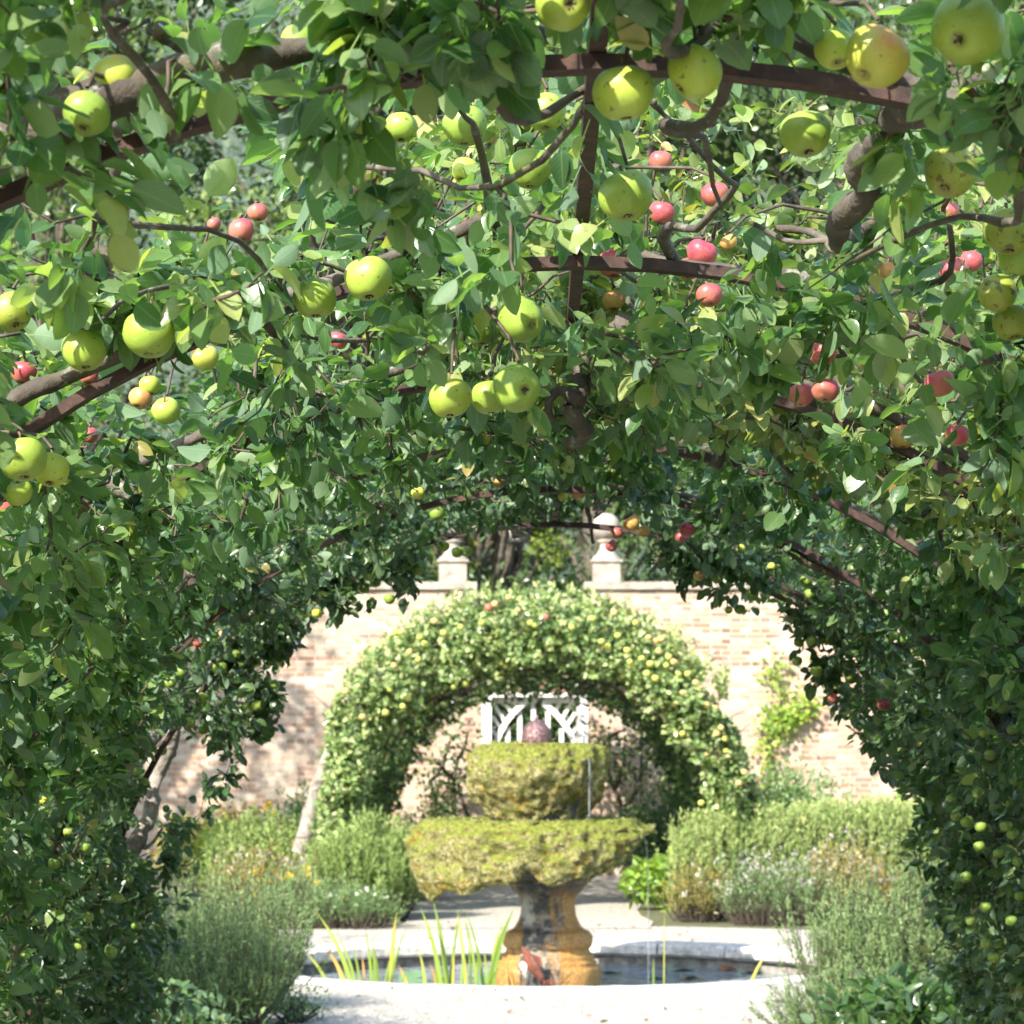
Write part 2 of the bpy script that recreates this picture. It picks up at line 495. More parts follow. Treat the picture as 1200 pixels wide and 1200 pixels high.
def _moss(n, pb):
    pos = pos_of(n)
    nrm = n('SeparateXYZ', i_0=n('NewGeometry').outputs['Normal'])
    big = n.noise(pos, 6, 4, .6); fine = n.noise(pos, 85, 4, .7); mid = n.noise(pos, 26, 4, .65)
    side = n.ramp(n.math('ADD', n.math('MULTIPLY', fine, .6), n.math('MULTIPLY', mid, .4)),
                  [(.34, (.02, .018, .007)), (.43, (.13, .115, .038)), (.51, (.33, .30, .11)), (.61, (.60, .56, .32))])
    side = n.mix(smap(n, big, .52, .66), side, n.mix(1, side, (.9, .72, .35), 'MULTIPLY'))
    side = n.mix(n.math('MULTIPLY', smap(n, n.noise(pos, 9, 3), .5, .62), .65), side, (.11, .135, .025))
    top = n.ramp(n.noise(pos, 40, 4), [(.3, (.10, .125, .025)), (.52, (.26, .29, .05)), (.72, (.44, .43, .12))])
    up = n.math('ADD', nrm.outputs[2], n.math('MULTIPLY', n.math('SUBTRACT', mid, .5), 1.2))
    col = n.mix(smap(n, up, .1, .6), side, top)
    setp(n, pb, Base_Color=col, Roughness=.95)
    pb.inputs['Specular IOR Level'].default_value = .1
    bump(n, pb, n.math('ADD', n.math('MULTIPLY', fine, .8), mid), 1.0, .045)
M['moss'] = simple('thick_moss', _moss)
M['moss_tuft'] = leaf_mat('moss_tuft', [(0, (.045, .055, .018)), (.4, (.155, .175, .045)), (.7, (.31, .31, .11)), (1, (.56, .52, .32))], veins=False, spots=False, trans=.3, back=0.0, rough=.8)


def _pedestal(n, pb):
    pos = pos_of(n)
    s = n('SeparateXYZ', i_0=pos)
    streak = n.noise(n('Mapping', i_Vector=pos, i_Scale=(1, 1, .25)).outputs[0], 9, 5, .65)
    fine = n.noise(pos, 60, 4, .7)
    ochre = n.ramp(fine, [(.3, (.17, .075, .015)), (.5, (.33, .165, .035)), (.7, (.50, .33, .12))])
    grey = n.ramp(n.noise(pos, 22, 4), [(.3, (.09, .085, .075)), (.7, (.36, .34, .30))])
    blk = n.ramp(fine, [(.3, (.012, .012, .012)), (.7, (.075, .07, .06))])
    # dark algae stain runs down the face, ochre limescale on either flank
    xo = n.math('ADD', n.math('SUBTRACT', s.outputs[0], .03), n.math('MULTIPLY', n.math('SUBTRACT', streak, .5), .5))
    fl = n.math('ABSOLUTE', xo)
    c = n.mix(smap(n, fl, .06, .17), n.mix(smap(n, n.noise(pos, 11, 4), .45, .58), blk, n.mix(.45, grey, (.2, .12, .05))), ochre)
    topdark = n.math('MULTIPLY', smap(n, s.outputs[2], .42, .55), smap(n, streak, .35, .5))
    c = n.mix(n.math('MULTIPLY', topdark, .85), c, blk)
    white = n.math('MULTIPLY', smap(n, n.math('ABSOLUTE', n.math('ADD', n.math('ADD', s.outputs[0], .045), n.math('MULTIPLY', n.math('SUBTRACT', n.noise(pos, 18, 4), .5), .12))), .05, .02), n.math('MULTIPLY', smap(n, s.outputs[2], .24, .3), smap(n, s.outputs[2], .52, .44)))
    c = n.mix(n.math('MULTIPLY', white, .7), c, (.45, .43, .37))
    setp(n, pb, Base_Color=c, Roughness=.6)
    bump(n, pb, fine, .6, .01)
M['pedestal'] = simple('stained_pedestal_stone', _pedestal)


def stone_mat(name, a, b, c, sc=20):
    def f(n, pb):
        pos = pos_of(n)
        x = n.noise(pos, sc, 5, .65)
        col = n.ramp(x, [(.3, a), (.5, b), (.7, c)])
        col = n.mix(n.math('MULTIPLY', smap(n, n.noise(pos, sc * .35, 4), .55, .68), .5), col, (a[0] * .8, a[1] * .8, a[2] * .7))
        setp(n, pb, Base_Color=col, Roughness=.9)
        bump(n, pb, n.noise(pos, sc * 3, 4), .6, .01)
    return simple(name, f)
M['basin_stone'] = stone_mat('dark_wet_stone', (.02, .02, .018), (.055, .052, .045), (.13, .12, .10))
M['coping'] = stone_mat('pale_kerb_stone', (.26, .235, .20), (.50, .465, .41), (.68, .64, .58))
M['underwall'] = stone_mat('damp_pond_wall', (.07, .062, .05), (.19, .175, .15), (.36, .33, .28), 12)
M['finial'] = stone_mat('pale_carved_stone', (.20, .165, .13), (.31, .27, .22), (.40, .36, .30), 9)


def _bronze(n, pb):
    pos = pos_of(n)
    v = n('TexVoronoi', i_Vector=pos); v.inputs['Scale'].default_value = 70
    s = n('SeparateXYZ', i_0=pos)
    col = n.ramp(v.outputs['Distance'], [(.1, (.15, .055, .04)), (.45, (.075, .03, .026)), (.7, (.18, .11, .10))])
    col = n.mix(smap(n, n.noise(pos, 40, 4), .5, .65), col, (.20, .15, .155))
    setp(n, pb, Base_Color=col, Roughness=.42, Metallic=.35)
    bump(n, pb, v.outputs['Distance'], .7, .008)
M['bronze'] = simple('copper_bud', _bronze)
M['fish'] = simple('rust_red_fish', lambda n, pb: (setp(n, pb, Base_Color=n.ramp(n.noise(pos_of(n), 50, 4), [(.3, (.13, .035, .02)), (.7, (.28, .09, .05))]), Roughness=.6), bump(n, pb, n('TexWave', i_Scale=30.0).outputs[0], .5, .005)))
M['fish_belly'] = simple('white_fish_belly', lambda n, pb: setp(n, pb, Base_Color=n.ramp(n.noise(pos_of(n), 60), [(.3, (.5, .45, .38)), (.7, (.75, .7, .62))]), Roughness=.6))


def _brick(n, pb):
    tc = n('TexCoord').outputs['Object']
    s = n('SeparateXYZ', i_0=tc)
    wob = n.math('MULTIPLY', n.math('SUBTRACT', n.noise(tc, 3, 2), .5), .025)
    cv = n('CombineXYZ', i_0=n.math('ADD', s.outputs[0], n.math('MULTIPLY', s.outputs[1], 1.0)), i_1=n.math('ADD', s.outputs[2], wob))
    br = n('TexBrick', i_Vector=cv.outputs[0])
    br.offset = .5; br.squash = .55; br.squash_frequency = 2
    br.inputs['Scale'].default_value = 1; br.inputs['Brick Width'].default_value = .215; br.inputs['Row Height'].default_value = .066
    br.inputs['Mortar Size'].default_value = .009; br.inputs['Mortar Smooth'].default_value = .3; br.inputs['Bias'].default_value = 0
    br.inputs['Color1'].default_value = (0, 0, 0, 1); br.inputs['Color2'].default_value = (1, 1, 1, 1)
    br.inputs['Mortar'].default_value = (.5, .5, .5, 1)
    tone = n('SeparateColor', i_0=br.outputs['Color']).outputs[0]
    patch = n.noise(tc, .9, 4, .6)
    f = n.math('ADD', n.math('MULTIPLY', tone, .75), n.math('MULTIPLY', patch, .3))
    col = n.ramp(f, [(.08, (.15, .095, .07)), (.24, (.28, .155, .10)), (.5, (.38, .25, .165)), (.72, (.44, .325, .235)), (.95, (.52, .43, .34))])
    col = n.mix(n.math('MULTIPLY', smap(n, n.noise(tc, 2.2, 5, .7), .5, .66), .55), col, (.50, .43, .345))
    col = n.mix(n.math('MULTIPLY', smap(n, n.noise(tc, 5, 5, .7), .62, .72), .5), col, (.20, .145, .12))
    col = n.mix(n.math('MULTIPLY', smap(n, n.noise(tc, 1.3, 5, .75), .42, .68), .5), col, (.43, .345, .27))
    col = n.mix(br.outputs['Fac'], col, n.ramp(n.noise(tc, 14, 3), [(.3, (.34, .275, .205)), (.7, (.48, .42, .335))]))
    setp(n, pb, Base_Color=col, Roughness=.95)
    bump(n, pb, n.math('ADD', n.math('MULTIPLY', br.outputs['Fac'], -1.0), n.math('MULTIPLY', n.noise(tc, 50, 4), .6)), .6, .012)
M['brick'] = simple('old_pink_brick', _brick)


def _white(n, pb):
    pos = pos_of(n)
    setp(n, pb, Base_Color=n.ramp(n.noise(pos, 14, 4), [(.3, (.70, .67, .62)), (.7, (.84, .82, .79))]), Roughness=.5)
    bump(n, pb, n.noise(n('Mapping', i_Vector=pos, i_Scale=(6, 6, .6)).outputs[0], 12), .2, .004)
M['white'] = simple('white_gate_paint', _white)
M['reveal'] = stone_mat('shaded_door_reveal', (.30, .29, .28), (.40, .39, .37), (.5, .48, .46), 8)  # shade on the gate's right inner jamb, put into the colour as grey
M['lintel'] = simple('dark_timber', lambda n, pb: setp(n, pb, Base_Color=n.ramp(n.noise(pos_of(n), 20), [(.3, (.12, .05, .035)), (.7, (.26, .13, .09))]), Roughness=.8))


def _gravel(n, pb):
    pos = pos_of(n)
    v = n('TexVoronoi', i_Vector=pos); v.inputs['Scale'].default_value = 75
    g = n('SeparateColor', i_0=v.outputs['Color']).outputs[0]
    col = n.ramp(g, [(0, (.19, .155, .115)), (.3, (.33, .295, .235)), (.7, (.43, .395, .325)), (1, (.56, .525, .455))])
    col = n.mix(n.math('MULTIPLY', smap(n, n.noise(pos, 1.6, 5, .65), .52, .7), .35), col, (.44, .38, .31))
    col = n.mix(n.math('MULTIPLY', smap(n, n.noise(pos, 22, 3, .7), .61, .68), .85), col, (.22, .18, .13))
    setp(n, pb, Base_Color=col, Roughness=.95)
    bump(n, pb, n.math('SUBTRACT', n.noise(pos, 30, 3), v.outputs['Distance']), .8, .012)
M['gravel'] = simple('pale_gravel', _gravel)


def _soil(n, pb):
    pos = pos_of(n)
    col = n.ramp(n.noise(pos, 6, 6, .7), [(.3, (.05, .055, .025)), (.5, (.10, .11, .045)), (.7, (.17, .15, .08))])
    setp(n, pb, Base_Color=col, Roughness=.95)
    bump(n, pb, n.noise(pos, 40, 4), 1.0, .03)
M['soil'] = simple('planted_soil', _soil)


def _water(n, pb):
    pos = pos_of(n)
    m = n('Mapping', i_Vector=pos, i_Scale=(1, .55, 1)).outputs[0]
    h = n.math('ADD', n.noise(m, 7, 3, .6), n.math('MULTIPLY', n.noise(m, 24, 2), .4))
    setp(n, pb, Base_Color=n.ramp(n.noise(pos, 4, 3), [(.35, (.12, .15, .155)), (.7, (.30, .33, .34))]), Roughness=.08, IOR=1.33)
    bump(n, pb, h, 1.0, .09)
M['water'] = simple('pond_water', _water)


def _jet():
    m, nt, out = new_mat('falling_water'); n = N(nt)
    g = n('BsdfGlass', i_IOR=1.33, i_Roughness=.15); d = n('BsdfDiffuse', i_Color=n.ramp(n.noise(pos_of(n), 60, 3), [(.3, (.3, .33, .34)), (.7, (.5, .53, .55))]))
    mx = n('MixShader', i_0=.35); n.link(g.outputs[0], mx.inputs[1]); n.link(d.outputs[0], mx.inputs[2]); n.link(mx.outputs[0], out.inputs[0])
    return m
M['jet'] = _jet()

# ------------------------------------------------------------ world, sun, camera
SUN_EL, SUN_AZ = math.radians(37), math.radians(36)      # behind the camera, over the left shoulder
w = bpy.data.worlds.new('World'); SC.world = w; w.use_nodes = True
wn = w.node_tree; wn.nodes.clear()
sky = wn.nodes.new('ShaderNodeTexSky'); sky.sky_type = 'NISHITA'; sky.sun_disc = False
sky.sun_elevation = SUN_EL; sky.sun_rotation = math.pi + SUN_AZ
sky.dust_density = 1.0; sky.air_density = 1.0; sky.ozone_density = 1.0
bg = wn.nodes.new('ShaderNodeBackground'); bg.inputs[1].default_value = .15
wo = wn.nodes.new('ShaderNodeOutputWorld')
wn.links.new(sky.outputs[0], bg.inputs[0]); wn.links.new(bg.outputs[0], wo.inputs[0])
sd = bpy.data.lights.new('sun', 'SUN'); sd.energy = 3.6; sd.angle = math.radians(.55); sd.color = (1.0, .94, .85)
so = bpy.data.objects.new('sun', sd); COL.objects.link(so)
to_sun = Vector((-math.sin(SUN_AZ) * math.cos(SUN_EL), -math.cos(SUN_AZ) * math.cos(SUN_EL), math.sin(SUN_EL)))
so.rotation_euler = to_sun.to_track_quat('Z', 'Y').to_euler(); so.location = (-10, -10, 12)

cd = bpy.data.cameras.new('camera'); cd.lens = 100; cd.sensor_width = 36
cd.shift_x = -25 / 1200; cd.shift_y = 280 / 1200
cd.clip_start = .1; cd.clip_end = 2000
cd.dof.use_dof = True; cd.dof.focus_distance = 4.7; cd.dof.aperture_fstop = 16
cam = bpy.data.objects.new('camera', cd); COL.objects.link(cam)
cam.location = (0, 0, EYE); cam.rotation_euler = (math.pi / 2, 0, 0)
SC.camera = cam
SC.view_settings.view_transform = 'Standard'
SC.view_settings.look = 'None'; SC.view_settings.exposure = 0; SC.view_settings.gamma = 1
cy = SC.cycles
cy.max_bounces = 7; cy.diffuse_bounces = 4; cy.glossy_bounces = 2; cy.transmission_bounces = 5; cy.transparent_max_bounces = 4
cy.caustics_reflective = False; cy.caustics_refractive = False
cy.use_denoising = True
cy.film_exposure = 3.6                     # the photograph is exposed for the shade: sunlit gravel burns out

# ------------------------------------------------------------------- ground
PC = np.array([.10, 19.98])              # pond centre
R_P = 1.95


def disc(name, r0, r1s, z, mat, seg=96):
    g = Geo()
    a = np.arange(seg) / seg * 2 * np.pi
    rs = [r0] + list(r1s)
    V = np.concatenate([np.stack([PC[0] + r * np.cos(a), PC[1] + r * np.sin(a), np.full(seg, z)], 1) for r in rs])
    i = np.arange(len(rs) - 1)[:, None] * seg; j = np.arange(seg)[None]
    q = np.stack([i + j, i + seg + j, i + seg + (j + 1) % seg, i + (j + 1) % seg], -1).reshape(-1, 4)
    g.add(V, None, q)
    return g


o = disc('ground', 2.2, [3, 6, 12, 40, 200, 900], 0, M['soil']).build('ground', M['soil']); tag(o, kind='structure')
g = disc('x', 2.21, [2.6, 3.2, 3.8, 4.35], .006, M['gravel'])
def sheet(g, x0, x1, y0, y1, z, k=10):
    ys = np.linspace(y0, y1, k)
    V = []
    for y in ys:
        V += [[x0 + .05 * math.sin(y * 3.1), y, z], [x1 + .05 * math.sin(y * 2.3 + 1), y, z]]
    g.add(V, None, [[2 * i, 2 * i + 1, 2 * i + 3, 2 * i + 2] for i in range(k - 1)])
sheet(g, -1.3, 1.42, -6, 16.6, .010, 24)
sheet(g, -1.15, 1.0, 23.9, 33.95, .010, 12)
o = g.build('path', M['gravel'], smooth=False); tag(o, kind='structure')
# water
g = Geo(); a = np.arange(64) / 64 * 2 * np.pi
g.add(np.concatenate([[[PC[0], PC[1], -.16]], np.stack([PC[0] + 2.14 * np.cos(a), PC[1] + 2.14 * np.sin(a), np.full(64, -.16)], 1)]),
      [[0, 1 + i, 1 + (i + 1) % 64] for i in range(64)])
o = g.build('water', M['water']); tag(o, kind='structure')
# pond surround
ps = tag(empty('pond_surround', (PC[0], PC[1], 0)), 'round pale stone rim of the fountain pond, flush with the gravel', 'pond surround')
g = Geo(); lathe(g, [(2.2, -.7), (2.12, -.7), (2.12, -.085), (2.2, -.085)], 72, PC)
g.build('lower_wall', M['underwall'], ps)
NST = 22
for k in range(NST):
    a0 = (k + .012) / NST * 2 * np.pi; a1 = (k + .988) / NST * 2 * np.pi
    aa = np.linspace(a0, a1, 6)
    pr = [(2.085, -.082), (2.055, -.06), (2.055, .0), (2.075, .02), (2.36, .022), (2.36, -.082)]
    g = Geo()
    V = []
    for (r, z) in pr:
        V.append(np.stack([PC[0] + r * np.cos(aa), PC[1] + r * np.sin(aa), np.full(6, z)], 1))
    V = np.concatenate(V)
    V += np.stack([noise(V, 9, 2), noise(V, 9, 4), .5 * noise(V, 9, 6)], 1) * .009
    q = []
    for i in range(len(pr)):
        for j in range(5):
            b = (i + 1) % len(pr)
            q.append([i * 6 + j, i * 6 + j + 1, b * 6 + j + 1, b * 6 + j])
    g.add(V, None, q)
    g.add(V, [[0, 6, 30], [6, 12, 30], [12, 18, 30], [18, 24, 30]]); g.add(V, [[35, 11, 5], [35, 17, 11], [35, 23, 17], [35, 29, 23]])
    g.build('coping_stone', M['coping'], ps, smooth=False)

# ------------------------------------------------------------------ fountain
FX, FY = .105, 20.15
fo = tag(empty('fountain', (FX, FY, -.16)), 'two tiered stone fountain with basins smothered in yellow green moss', 'fountain')
prof = [(.37, -.5), (.37, -.16), (.375, -.09), (.37, -.03), (.345, -.015), (.345, .015), (.325, .025), (.325, .06), (.30, .075), (.29, .10), (.305, .115),
        (.318, .15), (.315, .19), (.29, .225), (.255, .235), (.23, .26), (.21, .30), (.195, .35), (.19, .41), (.195, .46), (.215, .485), (.235, .50), (.24, .515),
        (.25, .52), (.26, .545), (.285, .56), (.29, .60), (.0, .60)]
pp = []
for i in range(len(prof) - 1):
    for t in (0, .5): pp.append((prof[i][0] * (1 - t) + prof[i + 1][0] * t, prof[i][1] * (1 - t) + prof[i + 1][1] * t))
def pedmod(V):
    s = V.shape; q = V.reshape(-1, 3)
    c = np.array([FX, FY, 0]); d = q - c; d[:, 2] = 0
    return (q + d * (.03 * noise(q, 9)[:, None] + .02 * noise(q, 30, 2)[:, None])).reshape(s)
g = Geo(); lathe(g, pp, 64, (FX, FY), mod=pedmod); g.build('pedestal', M['pedestal'], fo)
# lower basin stone
bp = [(.20, .585), (.36, .60), (.50, .655), (.62, .73), (.70, .81), (.745, .88), (.755, .915), (.735, .93), (.70, .925), (.66, .88), (.4, .86), (.0, .85)]
lb = None
g = Geo(); lathe(g, bp, 64, (FX - .075, FY)); lb = g.build('lower_basin', M['basin_stone'], fo)
# moss that drapes over it
MX = -.095
xs = np.array([-1, -.92, -.84, -.75, -.66, -.58, -.42, -.21, -.13, -.07, .0, .12, .25, .38, .46, .52, .72, .86, .95, 1.0])
zs = 1.5 - (np.array([1012, 1046, 1058, 1040, 1036, 1044, 1037, 1032, 1026, 1013, 1020, 1033, 1030, 1025, 1032, 1021, 1010, 994, 976, 970]) - 880) / 165.4
def tufts(g, V, quads, n, L, outward, spread=.6, tint_mu=.45):
    V = V.reshape(-1, 3)
    q = quads[rng.integers(0, len(quads), n)]
    uvw = rng.dirichlet((1, 1, 1, 1), n)
    pos = (V[q] * uvw[..., None]).sum(1)
    nr = nz(np.cross(V[q[:, 1]] - V[q[:, 0]], V[q[:, 3]] - V[q[:, 0]])) * outward
    d = nr + rv(n, spread * .6) + np.array([0, 0, -.15])
    leaf_lo(g, pos, d, rv(n), rng.uniform(.5, 1.3, n) * L, rng.uniform(.35, .7, n) * L, np.clip(rng.normal(tint_mu + .12, .28, n) + .3 * noise(pos, 9), 0, 1), m=1)


def drape(seg, K, fn):
    a = np.arange(seg) / seg * 2 * np.pi
    t = np.linspace(0, 1, K)
    A, Tt = np.meshgrid(a, t)
    r, z = fn(A, Tt)
    V = np.stack([FX + MX + r * np.cos(A), FY + r * np.sin(A), z], -1)
    i = np.arange(K - 1)[:, None] * seg; j = np.arange(seg)[None]
    q = np.stack([i + j, i + (j + 1) % seg, i + seg + (j + 1) % seg, i + seg + j], -1).reshape(-1, 4)
    return V, q


def lump(V, c, amt):
    s = V.shape; p = V.reshape(-1, 3)
    d = p - c; d[:, 2] *= .3; d = nz(d)
    h = amt * (.8 * noise(p, 6, 1) + .75 * noise(p, 14, 2) + .6 * noise(p, 34, 3) + .42 * noise(p, 75, 4))
    return (p + d * h[:, None]).reshape(s)


def low_fn(A, T):
    zb = np.interp(np.cos(A), xs, zs) + .015 * np.sin(A * 9)
    zb = np.where(np.sin(A) > 0, np.maximum(zb, .6), zb)
    zt = 1.0
    left = np.clip(-np.cos(A), 0, 1)
    rout = .87 + .035 * left - .015 * np.clip(np.cos(A), 0, 1)
    # t 0..1 : inner lip -> top -> bulge -> bottom lip -> inner
    r = np.interp(T, [0, .12, .3, .42, .55, .8, .92, 1], [0, 0, 0, 0, 0, 0, 0, 0]) * 0
    kr = [.62, .72, .83, .93, 1.0, .985, .94, .82]
    kz = [-.03, .012, .022, -.015, .30, .86, 1.0, .80]
    tt = [0, .12, .28, .40, .58, .82, .92, 1]
    r = np.interp(T, tt, kr) * rout
    f = np.interp(T, tt, kz)
    z = np.where(f > 0.05, zt - f * (zt - zb), zt + np.where(f > .025, 0, f))
    z = np.where(T < .40, zt + np.interp(T, tt, [-.02, .022, .018, -.045, 0, 0, 0, 0]), zt - .045 - (zt - .045 - zb) * np.interp(T, [.4, .58, .82, .92, 1], [0, .34, .86, 1, .75]))
    return r, z
V, q = drape(220, 60, low_fn)
V = lump(V, np.array([FX + MX, FY, .8]), .038)
g = Geo(); g.add(V, None, q)
tufts(g, V, q, 20000, .017, 1.0)
g.build('moss', [M['moss'], M['moss_tuft']], lb)
# upper bowl
g = Geo(); lathe(g, [(.3, .86), (.31, 1.0), (.36, 1.12), (.42, 1.3), (.44, 1.46), (.42, 1.5), (.38, 1.5), (.34, 1.44), (0, 1.43)], 48, (FX - .08, FY))
ub = g.build('upper_bowl', M['basin_stone'], fo)
UX = -.075
def up_fn(A, T):
    tt = [0, .1, .2, .3, .42, .58, .74, .88, 1]
    kr = [.0, .28, .385, .45, .50, .505, .45, .365, .32]
    kz = [1.54, 1.555, 1.552, 1.52, 1.44, 1.34, 1.20, 1.07, .99]
    r = np.interp(T, tt, kr); z = np.interp(T, tt, kz)
    gr = np.exp(-((A - (2 * np.pi - .72)) / .09) ** 2) * np.clip((1.45 - z) * 6, 0, 1)     # wet channel on the right of the front
    return r * (1 - .22 * gr), z
MX = UX
V, q = drape(170, 56, up_fn)
V = lump(V, np.array([FX + UX, FY, 1.2]), .036)
g = Geo(); g.add(V, None, q)
tufts(g, V, q, 12000, .016, 1.0)
g.build('moss', [M['moss'], M['moss_tuft']], ub)
# copper bud
g = Geo(); lathe(g, [(.07, 1.50), (.096, 1.535), (.110, 1.575), (.106, 1.62), (.092, 1.66), (.066, 1.695), (.036, 1.715), (.016, 1.722), (.012, 1.75), (.0, 1.757)], 32, (FX - .082, FY))
fb = g.build('bud_finial', M['bronze'], fo)
# threads of falling water
def stream(pts, r, label):
    g = Geo(); p = smooth_path(pts, 8); k = len(p)
    tubes(g, p[None], (np.full(k, r) * (1 + .3 * np.sin(np.arange(k) * 1.9)))[None], 6, cap=True)
    tag(g.build('water_stream', M['jet'], origin=p[0]), label, 'water stream')
stream([(FX + .655, FY - .34, .90), (FX + .68, FY - .36, .86), (FX + .69, FY - .365, .7), (FX + .695, FY - .37, .3), (FX + .695, FY - .37, -.155)], .0028, 'thin thread of water falling from the right lip of the lower fountain basin')
stream([(FX + .262, FY - .33, 1.46), (FX + .285, FY - .345, 1.42), (FX + .285, FY - .345, 1.25), (FX + .285, FY - .345, 1.03)], .006, 'short bright trickle running down the right side of the upper bowl')
# rust red fish ornament in front of the pedestal
f0 = np.array([FX - .02, FY - .46, -.16])
fi = tag(empty('fish_ornament', f0), 'rust red fish ornament leaping from the water against the fountain pedestal', 'ornament')
def pf(px, py): return P(px, py, FY - .46)
path = smooth_path([pf(612, 1110), pf(617, 1118), pf(622, 1127), pf(628, 1137), pf(634, 1146), pf(640, 1156)], 5)
rad = np.interp(np.linspace(0, 1, len(path)), [0, .12, .3, .5, .72, .88, 1], [.006, .018, .038, .046, .028, .018, .016])
g = Geo(); tubes(g, path[None], rad[None], 12, cap=True); g.build('body', M['fish'], fi)
g = Geo(); V = [pf(640, 1148), pf(634, 1158), pf(645, 1153), pf(650, 1158), pf(648, 1148)]
g.add(np.array(V) + np.array([0, .004, 0]), [[0, 1, 2], [0, 2, 4], [2, 3, 4]]); g.build('tail_fin', M['fish'], fi)
g = Geo(); g.add(np.array([pf(613, 1126), pf(608, 1130), pf(611, 1136), pf(616, 1140), pf(618, 1130)]) - np.array([0, .02, 0]), [[0, 1, 2], [0, 2, 4], [2, 3, 4]]); g.build('side_fin', M['fish_belly'], fi)
g = Geo(); g.add(np.array([pf(631, 1128), pf(626, 1119), pf(633, 1121), pf(637, 1134)]) - np.array([0, .01, 0]), [[0, 3, 2], [0, 2, 1]]); g.build('back_fin', M['fish'], fi)

# ------------------------------------------------------------ wall, gate, finials
WY = 34.0
gw = tag(empty('garden_wall', (0, WY, 0)), 'high weathered pink brick wall closing the garden beyond the arch', 'wall')
gx0, gx1, gz = -.615, .655, 2.20
g = Geo()
box(g, (-16, WY, -.1), (gx0, WY + .36, 3.43)); box(g, (gx1, WY, -.1), (16, WY + .36, 3.43)); box(g, (gx0, WY, gz + .09), (gx1, WY + .36, 3.25))
g.build('brickwork', M['brick'], gw, smooth=False)
g = Geo(); box(g, (gx0, WY + .003, gz), (gx1, WY + .357, gz + .087)); g.build('lintel', M['lintel'], gw, smooth=False)
g = Geo(); box(g, (-16, WY - .05, 3.431), (gx0 - .06, WY + .41, 3.52)); box(g, (gx1 - .05, WY - .05, 3.431), (16, WY + .41, 3.52)); box(g, (gx0 - .057, WY - .03, 3.251), (gx1 - .053, WY + .39, 3.32))
g.build('coping', M['finial'], gw, smooth=False)


def finial(X, label):
    e = tag(empty('ball_finial', (X, WY + .18, 3.52)), label, 'finial', 'stone ball finials on the wall')
    g = Geo(); box(g, (X - .165, WY + .015, 3.521), (X + .165, WY + .345, 3.76)); box(g, (X - .19, WY - .01, 3.761), (X + .19, WY + .37, 3.79)); g.build('plinth', M['finial'], e, smooth=False)
    g = Geo(); lathe(g, [(.175, 3.791), (.165, 3.82), (.12, 3.86), (.085, 3.92), (.075, 3.97), (.085, 4.0), (.115, 4.015), (.11, 4.03), (.06, 4.04)], 32, (X, WY + .18)); g.build('neck', M['finial'], e)
    ph = np.linspace(.05, math.pi - .05, 18)
    g = Geo(); lathe(g, [(.168 * math.sin(p), 4.19 - .168 * math.cos(p)) for p in ph], 32, (X, WY + .18)); g.build('ball', M['finial'], e)
finial((530.5 - CX) * WY / F, 'left stone finial, its ball hidden behind the fruiting apple boughs')
finial((711 - CX) * WY / F, 'right stone ball finial on the wall, beside red apples')

ga = tag(empty('garden_gate', (0, WY + .1, 0)), 'white painted wooden gate with pointed arch brace and slats in the wall', 'gate')
GY = WY + .12
def pg(px, py): return P(px, py, GY)
def zz(py): return pg(0, py)[2]
def xx(px): return pg(px, 0)[0]
g = Geo()
box(g, (gx0 + .002, WY - .02, 0), (xx(576), WY + .2, gz - .002)); box(g, (xx(679.5), WY - .02, 0), (gx1 - .002, WY + .2, gz - .002)); box(g, (xx(576) + .001, WY - .015, zz(817)), (xx(679.5) - .001, WY + .2, gz - .003))
g.build('frame', M['white'], ga, smooth=False)
g = Geo(); box(g, (xx(675.5), GY - .06, 0), (xx(679.5) - .002, GY + .2, zz(817) - .002)); g.build('jamb', M['reveal'], ga, smooth=False)
for a_, b_ in (((580, 874), (622, 818)), ((628, 818), (674, 873))):
    g = Geo(); a_, b_ = np.array(a_, float), np.array(b_, float); bow = np.array([-5.0 if a_[1] > b_[1] else 5.0, -4.0])
    c_ = [a_ * (1 - t) + b_ * t + bow * 4 * t * (1 - t) for t in np.linspace(0, 1, 6)]
    for k in range(5): beam(g, pg(*c_[k]), pg(*(c_[k + 1] + (c_[k + 1] - c_[k]) * .04)) + np.array([0, .0015 * k, 0]), .066, .05)
    g.build('brace', M['white'], ga, smooth=False)
g = Geo(); box(g, (xx(576), GY - .03, zz(824)), (xx(675.5), GY + .03, zz(817) - .002)); g.build('top_rail', M['white'], ga, smooth=False)
for x, yt in ((595, 852), (609, 834), (625, 822), (642, 834), (658, 854)):
    g = Geo(); box(g, (xx(x - 2.6), GY + .026, zz(925)), (xx(x + 2.6), GY + .055, zz(yt))); g.build('upright', M['white'], ga, smooth=False)
for a_, b_ in (((577.5, 823), (593, 848)), ((589, 822), (601, 836)), ((601, 822), (608, 830)), ((577.5, 839), (588, 856)), ((577, 855), (583, 864)),
               ((673, 818), (658, 843)), ((660, 818), (650, 834)), ((649, 818), (643, 827)), ((674, 835), (664, 851)), ((675, 851), (670, 861))):
    g = Geo(); beam(g, pg(*a_) + np.array([0, .04, 0]), pg(*b_) + np.array([0, .04, 0]), .04, .024); g.build('slat', M['white'], ga, smooth=False)
g = Geo(); box(g, (xx(577), GY - .02, .05), (xx(675), GY + .02, zz(925) - .002)); g.build('lower_panel', M['white'], ga, smooth=False)

# --------------------------------------------------------------- tunnel frame
AX, ZC, RH = .07, .74, 1.5                # axis, springing height, hoop radius
HOOPS = [1.84, 3.1, 4.36, 5.62, 6.88, 8.14, 9.4]


